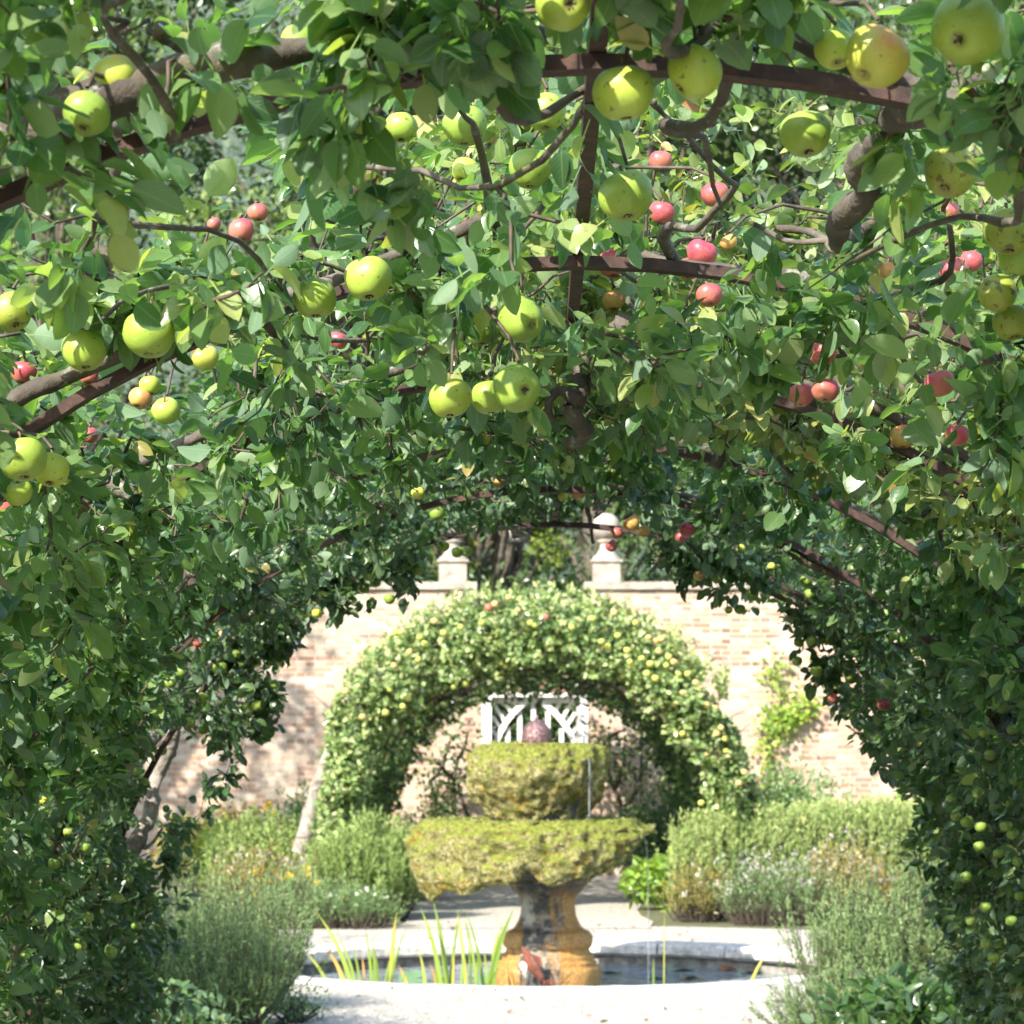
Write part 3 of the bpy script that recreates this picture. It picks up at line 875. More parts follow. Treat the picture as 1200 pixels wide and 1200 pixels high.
def arch(s, u, rho, ax=AX, zc=ZC, rh=RH):
    """point on the arch: s side, u length from the ground, rho outwards; vectorised"""
    u = np.asarray(u, float); rho = np.asarray(rho, float)
    ph = np.clip((u - zc) / rh, 0, 10)
    X = np.where(u < zc, rh + rho, (rh + rho) * np.cos(ph))
    Z = np.where(u < zc, u, zc + (rh + rho) * np.sin(ph))
    return ax + s * X, Z


def hoop_geo(Y, ax, zc, rh, wy, wr, zc2=None):
    g = Geo()
    us = np.concatenate([[0, zc * .5], np.linspace(zc, zc + math.pi * rh / 2, 22)])
    L = np.concatenate([us, (2 * (zc + math.pi * rh / 2) - us[:-1])[::-1]])
    x, z = arch(1, L, 0, ax, zc, rh); x2, z2 = arch(1, L, wr, ax, zc, rh)
    # arch() turns past the ridge by itself; the far leg is mirrored
    half = len(us)
    xl, zl = arch(-1, us[:-1][::-1], 0, ax, zc, rh); xl2, zl2 = arch(-1, us[:-1][::-1], wr, ax, zc, rh)
    x[half:], z[half:], x2[half:], z2[half:] = xl, zl, xl2, zl2
    k = len(x)
    A = np.stack([np.stack([x, np.full(k, Y - wy / 2), z], 1), np.stack([x2, np.full(k, Y - wy / 2), z2], 1),
                  np.stack([x2, np.full(k, Y + wy / 2), z2], 1), np.stack([x, np.full(k, Y + wy / 2), z], 1)], 1)
    i = np.arange(k - 1)[:, None] * 4; j = np.arange(4)[None]
    g.add(A, None, np.stack([i + j, i + 4 + j, i + 4 + (j + 1) % 4, i + (j + 1) % 4], -1).reshape(-1, 4))
    return g


tf = tag(empty('tunnel_frame', (AX, 5.6, 0)), 'rusty iron hoops and ridge bar carrying the near apple tunnel', 'tunnel frame')
for Y in HOOPS:
    hoop_geo(Y, AX, ZC, RH, .034, .017).build('hoop', M['rust'], tf, smooth=False)
g = Geo(); box(g, (AX - .010, 1.2, ZC + RH + .018), (AX + .010, 9.5, ZC + RH + .046)); g.build('ridge_bar', M['rust'], tf, smooth=False)
WIRES = [.42, .74, 1.2, 1.66, 2.12, 2.58, 2.96]

# ------------------------------------------------------------- where the fruit hangs
BIG = [
    # px, py, dia, Y, skin, label, calyx(dx, dy down, towards viewer)
    (1135, 35, 88, 2.85, 'a_green', 'very large green apple at the top right corner, dark calyx facing left', (-.45, .5, .7)),
    (1027, 66, 76, 2.9, 'a_blush', 'yellow green apple with pink blush just above the rusty bar, upper right', (-.5, .75, .35)),
    (978, 58, 52, 3.0, 'a_yellow', 'yellow green apple half hidden behind the blushed one, upper right', None),
    (813, 84, 68, 2.95, 'a_yellow', 'bright yellow sunlit apple where the rusty bar meets the leaves', (-.6, .7, .1)),
    (731, 110, 73, 2.97, 'a_yellow', 'large round yellow green apple beside the ridge bar, sunlit', (.1, 1, -.1)),
    (661, 3, 66, 2.9, 'a_yellow', 'yellow green apple cut by the top edge left of the ridge bar', (.3, .3, .9)),
    (621, 198, 52, 4.1, 'a_green', 'oval pale green apple left of the ridge bar under a drooping leaf', (0, 1, .1)),
    (733, 230, 66, 3.7, 'a_green', 'large green apple hanging directly under the ridge bar', (.1, 1, .25)),
    (944, 158, 62, 3.4, 'a_green', 'round green apple hanging under the rusty bar left of the grey limb', (.1, .9, .3)),
    (1113, 202, 66, 3.4, 'a_scab', 'spotted green apple dappled by sun right of the grey limb', (-.3, .8, .5)),
    (136, 89, 55, 3.0, 'a_blush', 'green apple with red blush at the upper left above another apple', (.2, .9, .3)),
    (101, 134, 56, 2.95, 'a_green', 'green apple below the blushed one at the upper left by the mossy limb', (-.1, .85, .5)),
    (544, 148, 54, 3.9, 'a_green', 'shaded green apple tucked under dark leaves below the hoop, upper centre', (0, 1, .1)),
    (640, 132, 50, 4.0, 'a_green', 'green apple mostly hidden behind a hanging leaf near the upper centre', None),
    (431, 328, 58, 4.15, 'a_yellow', 'yellow green apple with a leaf over its top, centre left', (.1, .95, .3)),
    (368, 350, 54, 4.2, 'a_green', 'green apple beside the yellow green one, partly covered by a leaf', (.1, 1, .1)),
    (611, 375, 57, 4.2, 'a_green', 'pale green apple with pinkish top, upper of the central cluster', (.55, .4, .75)),
    (607, 456, 57, 4.15, 'a_green', 'pale green apple showing its calyx, foremost of the central cluster', (.4, .15, .9)),
    (574, 466, 46, 4.25, 'a_green', 'green apple tucked behind the foremost one of the central cluster', None),
    (528, 467, 52, 4.2, 'a_yellow', 'yellow green apple under a leaf, leftmost of the central cluster', (0, 1, .1)),
    (563, 392, 30, 5.4, 'a_green', 'small dark green apple peeping out left of the pinkish topped one', None),
    (175, 392, 61, 4.15, 'a_green', 'round green apple in the left group, hanging on its own', (0, 1, .2)),
    (99, 411, 55, 4.2, 'a_green', 'green apple dappled by sun left of the round green one', (.1, .9, .3)),
    (14, 366, 50, 4.15, 'a_scab', 'green apple cut by the left edge with a pale patch', (.3, .8, .4)),
    (27, 538, 58, 4.1, 'a_green', 'large green apple at the left edge in front of a paler one', (.1, .9, .2)),
    (60, 551, 46, 4.2, 'a_yellow', 'paler green apple tucked behind the large one at the left edge', None),
    (22, 578, 34, 4.25, 'a_yellow', 'yellow apple half hidden under the two apples at the left edge', None),
    (1168, 343, 47, 3.9, 'a_scab', 'scabby yellow green apple with dark spots at the right edge', (-.75, -.3, .5)),
    (1186, 379, 46, 3.95, 'a_scab', 'green apple directly under the scabby one at the right edge', None),
    (1182, 272, 62, 3.7, 'a_scab', 'large speckled green apple at the right edge behind leaves', (0, 1, .2)),
    (1192, 302, 50, 3.75, 'a_green', 'green apple below the large speckled one at the right edge', None),
    (240, 420, 34, 5.4, 'a_blush', 'greenish orange apple half hidden in the left foliage', None),
    (195, 482, 34, 5.4, 'a_yellow', 'bright yellow apple catching the sun in the left foliage', None),
    (176, 452, 26, 5.5, 'a_yellow', 'small yellow green apple above the bright yellow one on the left', None),
    (470, 150, 40, 5.0, 'a_green', 'dim green apple deep in shade behind the upper centre leaves', None),
    (545, 200, 34, 5.3, 'a_yellow', 'small lit yellow green apple left of the oval pale one', None),
    (350, 50, 46, 3.4, 'a_green', 'green apple among bright leaves at the top left of centre', None),
    (720, 309, 39, 5.2, 'a_red', 'deep pink apple hanging beside the rusty crossing of ridge bar and hoop', (0, 1, .2)),
    (719, 352, 27, 5.3, 'a_orange', 'small peach apple below the deep pink one under the ridge bar', (0, 1, .2)),
    (963, 414, 34, 4.5, 'a_red', 'dark red apple behind a leaf, top of the red trio on the right', None),
    (939, 463, 30, 4.55, 'a_red', 'red apple at lower left of the red trio on the right', (0, 1, .2)),
    (967, 458, 32, 4.5, 'a_red', 'red apple at lower right of the red trio on the right', (0, 1, .3)),
    (1058, 512, 31, 5.6, 'a_orange', 'orange apple with a leaf across it right of the long grey bough', (0, 1, .2)),
    (1122, 510, 28, 4.6, 'a_red', 'red apple half covered by leaves near the brown rotten apple', None),
    (1102, 450, 36, 4.5, 'a_red', 'dull purple red apple behind a leaf above the rotten apple', None),
    (283, 270, 31, 5.4, 'a_red', 'pink red apple, larger of the pair in the upper left foliage', (.2, .9, .3)),
    (302, 249, 24, 5.5, 'a_red', 'small red apple, upper one of the pair in the upper left foliage', None),
    (251, 263, 17, 5.6, 'a_red', 'tiny red apple half hidden left of the upper left pair', None),
    (396, 399, 24, 5.5, 'a_red', 'red apple peeping out below the yellow green apple, centre left', None),
    (165, 467, 28, 5.5, 'a_orange', 'dull red green apple beside the bright yellow one on the left', None),
    (28, 437, 30, 4.7, 'a_red', 'red apple among leaves at the left, above the large green pair', None),
    (103, 441, 26, 4.8, 'a_red', 'red apple peeping out under the sun dappled green one, left', None),
    (4, 597, 36, 5.3, 'a_red', 'red apple cut by the left edge under the green pair', None),
    (104, 510, 22, 5.8, 'a_red', 'small red apple deep in the leaves right of the large green pair', None),
    (775, 250, 31, 4.8, 'a_red', 'red apple right of the large green one under the ridge bar', None),
    (774, 189, 28, 4.9, 'a_red', 'red apple in the bright autumn foliage above the bar end, upper right of centre', None),
    (838, 228, 34, 4.8, 'a_red', 'red apple in the bright autumn foliage left of the round green apple', None),
    (822, 297, 37, 4.7, 'a_red', 'largest red apple of the bright autumn foliage, half covered by a leaf', None),
    (831, 346, 31, 4.7, 'a_red', 'red apple lowest in the bright autumn foliage', None),
    (806, 316, 27, 4.75, 'a_red', 'red apple touching the largest one in the bright autumn foliage', None),
    (854, 284, 20, 4.8, 'a_orange', 'small orange apple right of the largest red one in autumn foliage', None),
    (1118, 317, 36, 4.7, 'a_red', 'red apple behind leaves left of the scabby apple', None),
    (1138, 306, 28, 4.8, 'a_red', 'dark red apple right behind another near the scabby apple', None),
    (1112, 248, 24, 4.8, 'a_red', 'red apple under the sun dappled spotted green apple', None),
    (1040, 318, 26, 5.5, 'a_orange', 'pale orange apple between leaves below the grey limb', None),
    (549, 265, 18, 5.8, 'a_red', 'small red apple in leaves below the oval pale one', None),
    (632, 292, 16, 5.8, 'a_red', 'tiny red apple half hidden left of the rusty crossing', None),
]
MID = [(584, 566, 15, 8.0, 'a_orange', 'small rosy apple hanging by itself under the far hoops'), (490, 578, 17, 7.8, 'a_smallyellow', 'small yellow apple left of the far hoops'),
       (512, 602, 19, 8.4, 'a_small', 'small green apple left of the far hoops, above the left finial'), (536, 647, 15, 9.0, 'a_small', 'small yellow green apple right of the left finial'),
       (546, 646, 15, 9.3, 'a_small', 'small green apple hanging lowest beside the left finial'), (519, 640, 16, 9.2, 'a_small', 'small green apple in front of the left finial'),
       (677, 578, 18, 8.2, 'a_orange', 'small pinkish apple beside a yellow one under the far hoops'), (660, 582, 13, 8.4, 'a_smallyellow', 'small yellow apple beside the pinkish one under the far hoops'),
       (740, 614, 20, 8.8, 'a_orange', 'green and red apple right of the right finial, largest there'), (755, 623, 15, 8.9, 'a_orange', 'russet apple next to the green and red one right of the finial'),
       (717, 640, 15, 8.9, 'a_red', 'bright red apple in front of the right ball finial'), (723, 625, 15, 9.2, 'a_red', 'red apple partly behind leaves above the right finial'),
       (805, 621, 20, 8.2, 'a_red', 'pink red apple high on the right above the brick wall'), (798, 630, 14, 8.4, 'a_red', 'red apple left of the pink one above the brick wall'),
       (819, 675, 14, 9.0, 'a_orange', 'rosy green apple at the tip of a hanging spray on the right'), (976, 819, 13, 9.3, 'a_red', 'dull red apple hanging lowest from the right foliage'),
       (1035, 826, 16, 9.2, 'a_red', 'dull red apple at the right edge of the opening'), (1120, 853, 12, 9.1, 'a_red', 'small purple red apple on the right wall of leaves'),
       (232, 753, 14, 9.3, 'a_red', 'small red apple beside green ones at the left edge of the opening'), (263, 745, 15, 9.3, 'a_orange', 'brownish apple among green ones at the left edge of the opening')]
LG = [(222, 752), (258, 784, 18), (262, 799), (277, 767, 12), (214, 787), (266, 822), (237, 818), (230, 829), (222, 847), (302, 827), (239, 855, 13), (322, 802, 13), (318, 775, 13), (300, 775, 14), (200, 800), (285, 812, 13), (456, 702, 14), (427, 690, 13), (440, 683, 14), (490, 668, 14), (462, 676, 12), (433, 676, 12),
      (100, 993), (77, 1046), (137, 1052), (103, 1075), (94, 1108), (63, 1012), (57, 990, 13), (130, 1115), (150, 1030, 13), (80, 975, 13), (45, 1080, 13), (160, 905, 13), (190, 880, 13), (120, 935, 13), (60, 880, 12), (30, 1120, 13), (180, 850, 13), (160, 1085, 12)]
LY = [(355, 720, 14), (372, 719, 13), (251, 724, 12), (63, 956, 12), (50, 938, 12), (303, 720, 13)]
RG = [(944, 681, 17), (949, 697, 14), (995, 778, 16), (957, 787, 15), (997, 795, 15), (1039, 720, 15), (1062, 749, 15), (936, 753, 13), (951, 751, 12), (963, 750, 12), (974, 752, 12), (1074, 764, 14), (1085, 834, 16), (881, 698, 17), (867, 714, 14), (840, 678, 14), (1045, 745, 14), (934, 775, 13), (1000, 690, 13),
      (1133, 963), (1149, 969), (1179, 968), (1187, 978), (1148, 992), (1132, 1028), (1120, 957, 13), (1155, 1063), (1185, 1079), (1156, 1106), (1165, 1122), (1153, 858, 15), (1135, 860, 15), (1186, 855, 14), (1160, 885, 14), (1190, 915, 14), (1115, 935, 12), (1170, 1000, 13), (1192, 1010, 13), (1125, 900, 13), (1175, 830, 14), (1110, 870, 12), (1195, 1050, 13), (1138, 1080, 12), (1145, 930, 13), (1180, 940, 13)]
RY = [(854, 715, 10), (862, 676, 12), (904, 664, 10), (868, 643, 11)]


def small_y(px, k):
    xr = abs(px - 630)
    Y = min(9.75, 1.27 * F / max(xr, 1)) if xr > 440 else 9.5
    return max(Y, 8.0) - ((k * .618) % 1) * .25


FRUIT = []                                  # centre, radius, share of overlapping leaves that stay
for it in BIG: FRUIT.append((*P(it[0], it[1], it[3]), it[2] * it[3] / F / 2, .10 if it[2] > 40 else .16))
for it in MID: FRUIT.append((*P(it[0], it[1], it[3]), it[2] * it[3] / F / 2, .15))
for lst in (LG, LY, RG, RY):
    for k, it in enumerate(lst):
        Y = small_y(it[0], k); FRUIT.append((*P(it[0], it[1], Y), (it[2] if len(it) > 2 else 15) * Y / F / 2, .2))
for px, py, Y, r in ((850, 250, 5.2, .17), (930, 260, 5.2, .12), (790, 190, 5.2, .10), (860, 135, 5.3, .10), (1065, 415, 5.3, .09), (265, 235, 5.2, .10), (200, 60, 4.6, .12), (690, 330, 5.2, .06), (685, 458, 5.0, .075)):
    FRUIT.append((*P(px, py, Y), r, .42))      # thin places where the sunlit growth beyond shows through
for px, py, Y, r, k in ((711, 630, 10.1, .12, .03), (530, 655, 10.1, .085, .1), (625, 655, 10.1, .14, .03), (670, 655, 10.1, .10, .03), (580, 660, 10.1, .08, .06),
                        (168, 985, 10.0, .05, .03), (178, 945, 10.0, .05, .03), (190, 905, 10.0, .05, .03), (202, 870, 10.0, .045, .05), (215, 935, 10.0, .06, .05), (228, 890, 10.0, .05, .05)):
    FRUIT.append((*P(px, py, Y), r, k))
FRUIT = np.array(FRUIT)
CLUMPS = {(-1, 9.4): [(272, 785, 9.35, .18, 80), (305, 755, 9.4, .10, 36), (300, 815, 9.4, .06, 16), (450, 668, 9.3, .13, 40), (385, 690, 9.3, .10, 26)],
          (1, 9.4): [(985, 735, 9.35, .20, 80), (960, 700, 9.3, .12, 30), (985, 790, 9.35, .10, 26), (858, 680, 9.25, .10, 30), (800, 640, 9.2, .12, 30)],
          (1, 4.36): [(930, 365, 4.1, .13, 34), (860, 310, 4.15, .07, 10), (880, 338, 4.12, .09, 14), (1010, 380, 4.05, .08, 14), (1085, 300, 4.0, .14, 16), (1150, 480, 4.0, .14, 22)], (-1, 4.36): [(60, 385, 4.15, .09, 12), (240, 330, 4.15, .09, 14), (140, 345, 4.3, .08, 10), (300, 300, 4.15, .07, 8)], (-1, 3.1): [(330, 55, 2.95, .09, 12), (440, 75, 2.95, .08, 10), (60, 60, 2.95, .14, 22), (400, 120, 2.95, .14, 14), (260, 150, 2.95, .05, 6), (300, 90, 2.95, .1, 10)],
          (-1, 1.84): [(520, 60, 2.9, .10, 10), (590, 90, 2.95, .06, 5)], (1, 3.1): [(900, 40, 2.95, .08, 9), (760, 60, 2.95, .07, 6), (1160, 130, 2.95, .07, 8)]}
EYEP = np.array([0, 0, EYE])


def clear_of_fruit(p, d, L):
    """False for most of the leaves that would grow through a fruit or hang right before it"""
    c = p + d * (np.broadcast_to(L, len(p))[:, None] * .6)
    ok = np.ones(len(p), bool)
    for x, y, z, R, keep in FRUIT:
        f = np.array([x, y, z])
        dv = f - c
        t = dv[:, 1]
        m = (t > -R * 1.3) & (t < 6.0)
        if not m.any(): continue
        r = nz((f - EYEP)[None])[0]
        dd = dv[m]
        dist = np.linalg.norm(dd - (dd @ r)[:, None] * r, axis=1)
        bad = dist < R * .97 + .02 * (keep < .25)
        bad &= rng.random(len(bad)) > keep
        bad |= np.linalg.norm(dd, axis=1) < R + (.026 if keep < .25 and R < .06 else 0)
        ok[np.where(m)[0][bad]] = False
    return ok


# ------------------------------------------------------------- tunnel trees
def crook(p, amt, f=3.0, seed=0):
    p = np.asarray(p, float)
    o = np.stack([noise(p, f, seed), noise(p, f, seed + 5), noise(p, f, seed + 9)], 1)
    k = np.minimum(1, np.arange(len(p)) / 3.0)[:, None]
    return p + o * amt * k


def rosette(g, pos, axis, per, L0, tint_mu, tint_sd, hi=True, droop=.35, m=0, wr=.64, upbias=.7, face=None, carve=False):
    """leaves round spur ends"""
    n = len(pos)
    k = rng.integers(per - 2, per + 3, n)
    idx = np.repeat(np.arange(n), k)
    N_ = len(idx)
    az = rng.uniform(0, 2 * np.pi, N_)
    ax = nz(axis)[idx]
    ref = nz(np.cross(ax, rv(N_)))
    sec = np.cross(ax, ref)
    al = np.radians(rng.uniform(35, 95, N_))[:, None]
    d = ax * np.cos(al) + (ref * np.cos(az)[:, None] + sec * np.sin(az)[:, None]) * np.sin(al)
    d = d + np.array([0, 0, -droop]) + rv(N_, .12)
    nr = np.array([0, 0, upbias]) + rv(N_, .42) + (0 if face is None else face)
    p = pos[idx] + rv(N_, .008) - ax * rng.uniform(0, .035, (N_, 1))
    L = np.clip(rng.normal(L0, L0 * .2, N_), L0 * .5, L0 * 1.5)
    base = rng.normal(tint_mu, .10, n)[idx]
    t = np.clip(base + rng.normal(0, tint_sd, N_), 0, 1)
    t = np.minimum(t, .93)
    t = np.where(rng.random(N_) < .012, rng.uniform(.95, 1, N_), t)
    W = L * np.clip(rng.normal(wr, .07, N_), .4, .8)
    if carve:
        ok = clear_of_fruit(p, nz(d), L)
        p, d, nr, L, W, t = p[ok], d[ok], nr[ok], L[ok], W[ok], t[ok]
    if hi: leaf_hi(g, p, d, nr, L, W, t, m=m)
    else: leaf_lo(g, p, d, nr, L, W * 1.1, t, m=m)


def tunnel_tree(s, Y0, label, arm=.72, trunk_rho=.055, leafmat='leaf', nsp=560, per=7, L0=.066, tint=.45, u_lo=.3, u_hi=3.35, dens=None, extra=(), rho=(-.2, .32), bark='bark', trunk_r=.05,
                yspan=.72, group='apple trees trained over the near tunnel', lateral=True, hi=True):
    bx, bz = arch(s, 0, .06)
    t = tag(empty('apple_tree', (bx, Y0, 0)), label, 'apple tree', group)
    # trunk bending over the hoop
    us = np.linspace(0, min(u_hi, 2.95), 26)

    x, z = arch(s, us, trunk_rho)
    p = crook(np.stack([x, np.full(26, Y0 + .05 * s), z], 1), .07, 2.3, int(Y0 * 10) + s)
    r = np.interp(np.linspace(0, 1, 26), [0, .1, .5, .85, 1], [trunk_r * 1.15, trunk_r, trunk_r * arm, trunk_r * arm * .7, trunk_r * .2])
    pf_ = smooth_path(p, 7); rf_ = np.interp(np.linspace(0, 1, len(pf_)), np.linspace(0, 1, 26), r)
    g = Geo(); tubes(g, pf_[None], rf_[None], 16, bump=.30, cap=True); g.build('trunk', M[bark], t)
    limb_pts = [p]
    limb_pts.append(np.stack([arch(s, np.linspace(2.6, 3.3, 30), .02)[0], np.full(30, Y0) + rng.uniform(-.5, .5, 30), arch(s, np.linspace(2.6, 3.3, 30), .02)[1]], 1)[:0])
    # laterals along the wires
    for u in WIRES:
        if u > u_hi: continue
        for dy in (-1, 1):
            i = int(np.argmin(np.abs(us - u)))
            st = p[i]
            x1, z1 = arch(s, u + rng.normal(0, .05), rng.uniform(-.02, .08))
            x2, z2 = arch(s, u + rng.normal(0, .09), rng.uniform(-.04, .1))
            path = smooth_path([st, [(st[0] + x1) / 2, Y0 + dy * .12, (st[2] + z1) / 2], [x1, Y0 + dy * .36, z1], [x2, Y0 + dy * (yspan - .03), z2]], 6)
            rr0 = 0; path = crook(path, .05, 6, int(u * 100) + int(Y0 * 7) + dy * 3 + s)
            rr = np.linspace(rng.uniform(.007, .0125), .003, len(path))
            g = Geo(); tubes(g, path[None], rr[None], 7, bump=.25, cap=True); g.build('branch', M[bark], t)
            limb_pts.append(path)
    for pts, r0, r1 in extra:
        path = crook(smooth_path(pts, 20), .018, 9, int(r0 * 999))
        g = Geo(); tubes(g, path[None], np.linspace(r0, r1, len(path))[None], 14, bump=.34, cap=True); g.build('branch', M[bark], t)
        limb_pts.append(path)
    allp = np.concatenate(limb_pts)
    # spurs
    n = nsp
    u = rng.uniform(u_lo, u_hi, n * 2); 
    if dens is not None:
        y = Y0 + rng.uniform(-yspan, yspan, n * 2)
        keep = rng.random(n * 2) < dens(u, y)
        u, y = u[keep][:n], y[keep][:n]
    else:
        u = u[:n]; y = Y0 + rng.uniform(-yspan, yspan, n)
    n = len(u)
    rh = rho[0] + (rho[1] - rho[0]) * rng.beta(1.5, 1.7, n)
    # clumps and hollows
    cl = noise(np.stack([np.full(n, s * 3.0), y, u], 1), 4.5, 3)
    rh = rh + .07 * cl
    keep = cl > rng.uniform(-1.1, -.15, n)
    u, y, rh = u[keep], y[keep], rh[keep]; n = len(u)
    rh = np.where((u > 1.92) & (y > 5.8), np.maximum(rh, rng.uniform(-.055, .1, n)), rh)
    rh = np.where(y < 2.88, np.maximum(rh, .05 + (2.88 - y) * .32), rh)
    rh = np.where((u > 2.3) & (y < 7), np.maximum(rh, -.15), rh)
    rh = np.where((u > 2.72) & (y > 6.5), np.maximum(rh, rng.uniform(-.05, .12, n)), rh)
    x, z = arch(s, u, rh)
    pos = np.stack([x, y, z], 1)
    for (px, py, Yc, r, cn) in CLUMPS.get((s, Y0), ()):
        pos = np.concatenate([pos, P(px, py, Yc) + nz(rv(cn)) * r * rng.random((cn, 1)) ** .4])
    ok = clear_of_fruit(pos, np.zeros_like(pos), 0.0)
    pos = pos[ok]; n = len(pos)
    # twig from the nearest wood
    d0 = np.empty(n); st = np.empty((n, 3))
    for a in range(0, n, 200):
        dd = ((pos[a:a + 200, None] - allp[None]) ** 2).sum(-1)
        k = dd.argmin(1); d0[a:a + 200] = dd[np.arange(len(k)), k]; st[a:a + 200] = allp[k]
    order = np.argsort(d0); pos, st, d0 = pos[order], st[order], d0[order]
    for a in range(1, n):                      # each spur springs from the nearest wood already grown
        dd = ((pos[:a] - pos[a]) ** 2).sum(-1); k = int(dd.argmin())
        if dd[k] < d0[a] and dd[k] > 1e-5: st[a] = pos[k]
    mid = (st + pos) / 2 + rv(n, .018)
    ax = nz(pos - st + rv(n, .02))
    g = Geo()
    q1 = st * .7 + mid * .3 + rv(n, .006)
    tw = clear_of_fruit(mid, np.zeros_like(mid), 0.0) & clear_of_fruit(q1, np.zeros_like(mid), 0.0)
    q2 = pos * .65 + mid * .35 + rv(n, .005)
    tp = np.stack([st, q1, mid, q2, pos], 1)
    tubes(g, tp[tw], (np.tile(np.array([.0036, .003, .0025, .002, .0014]), (n, 1)) * rng.uniform(.6, 1.35, (n, 1)))[tw], 5, m=1)
    rosette(g, pos, ax, per, L0, tint, .23, hi, carve=True)
    own = [i for i in range(len(BIG)) if abs(FRUIT[i][1] - Y0) <= .63 and (FRUIT[i][0] > AX) == (s > 0)]
    if own and Y0 > 2.5:
        fr = FRUIT[own]; tip = fr[:, :3] + np.stack([.05 * fr[:, 3], 0 * fr[:, 3], 1.12 * fr[:, 3]], 1)
        wood = np.concatenate([pos, allp]); src = []
        for tpt in tip:
            dd = ((wood - tpt) ** 2).sum(-1) + np.where(wood[:, 2] < tpt[2], .2, 0) + np.where(wood[:, 1] < tpt[1] - .02, .1, 0)
            src.append(wood[int(dd.argmin())])
        src = np.array(src); m1 = (src + tip) / 2 + np.array([0, .01, .025]) + rv(len(tip), .01)
        tubes(g, np.stack([src, src * .6 + m1 * .4 + rv(len(tip), .006), m1, tip * .7 + m1 * .3 + np.array([0, 0, .012]), tip], 1), np.tile([.0042, .0036, .0032, .0028, .0024], (len(tip), 1)), 6, m=1)
        rosette(g, tip + np.array([0, .004, .012]), rv(len(tip), .4) + np.array([0, 0, .6]), 6, L0, tint, .2, hi, carve=True, droop=.45)
    # a few more leaves along the twig
    rosette(g, mid, ax, 4, L0 * .85, tint, .13, hi, carve=True)
    rosette(g, (st + mid) / 2, ax, 3, L0 * .7, tint, .13, hi, carve=True)
    # dead leaves caught among them
    nd = max(2, n // 130)
    ii = rng.integers(0, n, nd)
    leaf_hi(g, pos[ii], rv(nd, .4) + np.array([0, 0, -1.]), rv(nd), rng.uniform(.04, .07, nd), rng.uniform(.02, .035, nd), rng.random(nd), m=2, curl=rng.uniform(.3, .7, nd), fold=rng.uniform(.6, 1.2, nd))
    g.build('crown', [M[leafmat], M['twig'], M['dead_leaf']], t)
    return t


def d_front(u, y):
    # thinner growth over the ridge by the first hoops so that light comes through
    return np.where(u > 2.3, .52, 1.0)


def d_mid(u, y):
    return np.where(u > 2.2, .40, 1.0)


LBL = {
    (-1, 1.84): 'apple tree over the top left corner, nearest of the left row, out of focus leaves',
    (1, 1.84): 'apple tree over the top right corner, nearest of the right row, out of focus leaves',
    (-1, 3.1): 'apple tree with a thick mossy limb along the first rusty hoop, upper left',
    (1, 3.1): 'apple tree with a bare grey limb bending down below the first hoop, upper right',
    (-1, 4.36): 'apple tree on the left bearing big green apples behind the first hoop',
    (1, 4.36): 'apple tree with large green apples hanging along the right edge',
    (-1, 5.62): 'left apple tree with dark leaves and crooked limbs, third from the front',
    (1, 5.62): 'apple tree with yellowing leaves and many red apples, upper right behind the first hoop',
    (-1, 6.88): 'dark leafy apple tree midway along the left of the tunnel',
    (1, 6.88): 'dark leafy apple tree with long grey bough midway along the right of the tunnel',
    (-1, 8.14): 'small fruited apple tree on the left, last but one before the opening',
    (1, 8.14): 'small fruited apple tree on the right, last but one before the opening',
    (-1, 9.4): 'apple tree at the far left end of the tunnel with pale sunlit trunk',
    (1, 9.4): 'apple tree at the far right end of the tunnel with small green apples',
}
EXTRA = {
    (1, 3.1): [([P(1150, 110, 3.2), P(1060, 120, 3.3), P(1035, 165, 3.5), P(1005, 225, 3.7), P(988, 262, 3.85), P(985, 292, 3.95)], .022, .015),
               ([P(985, 290, 3.95), P(940, 268, 4.05), P(900, 262, 4.1)], .008, .004), ([P(987, 285, 3.95), P(1020, 250, 4.0), P(1050, 230, 4.0)], .011, .004),
               ([P(985, 290, 3.95), P(930, 285, 4.0), P(870, 270, 4.1)], .006, .003)],
    (-1, 3.1): [([P(480, 75, 3.2), P(530, 62, 3.2), P(585, 48, 3.2), P(650, 40, 3.25)], .017, .009), ([P(190, 30, 3.0), P(235, 60, 3.1), P(215, 100, 3.2)], .009, .006)],
    (1, 6.88): [([P(1150, 590, 6.5), P(1020, 533, 6.3), P(960, 508, 6.2), P(905, 490, 6.1), P(860, 505, 6.0), P(838, 545, 6.0)], .026, .014)],
    (-1, 5.62): [([P(60, 520, 5.4), P(120, 565, 5.4), P(170, 590, 5.4), P(215, 635, 5.5), P(228, 680, 5.5)], .02, .014),
                 ([P(390, 250, 5.0), P(430, 205, 4.9), P(470, 190, 4.9)], .016, .008)],
    (1, 5.62): [([P(735, 385, 5.2), P(705, 400, 5.15), P(682, 430, 5.15), P(676, 468, 5.1), P(694, 500, 5.15), P(668, 522, 5.2)], .024, .012),
                ([P(678, 470, 5.1), P(655, 452, 5.1), P(640, 468, 5.1), P(646, 490, 5.15)], .013, .006), ([P(690, 440, 5.15), P(720, 450, 5.1), P(735, 475, 5.1)], .013, .006)],
    (1, 4.36): [([P(1260, 420, 4.4), P(1190, 440, 4.3), P(1170, 420, 4.3), P(1130, 425, 4.3)], .02, .006)],
    (-1, 4.36): [([P(110, 290, 4.2), P(135, 310, 4.2), P(125, 345, 4.2), P(60, 350, 4.3)], .014, .008)],
    (-1, 9.4): [([P(150, 1010, 9.7), P(165, 975, 9.75), P(183, 920, 9.8), P(200, 865, 9.8), P(212, 815, 9.75)], .028, .022),
                ([P(168, 990, 9.75), P(185, 980, 9.8), P(196, 965, 9.8)], .008, .004)],
}
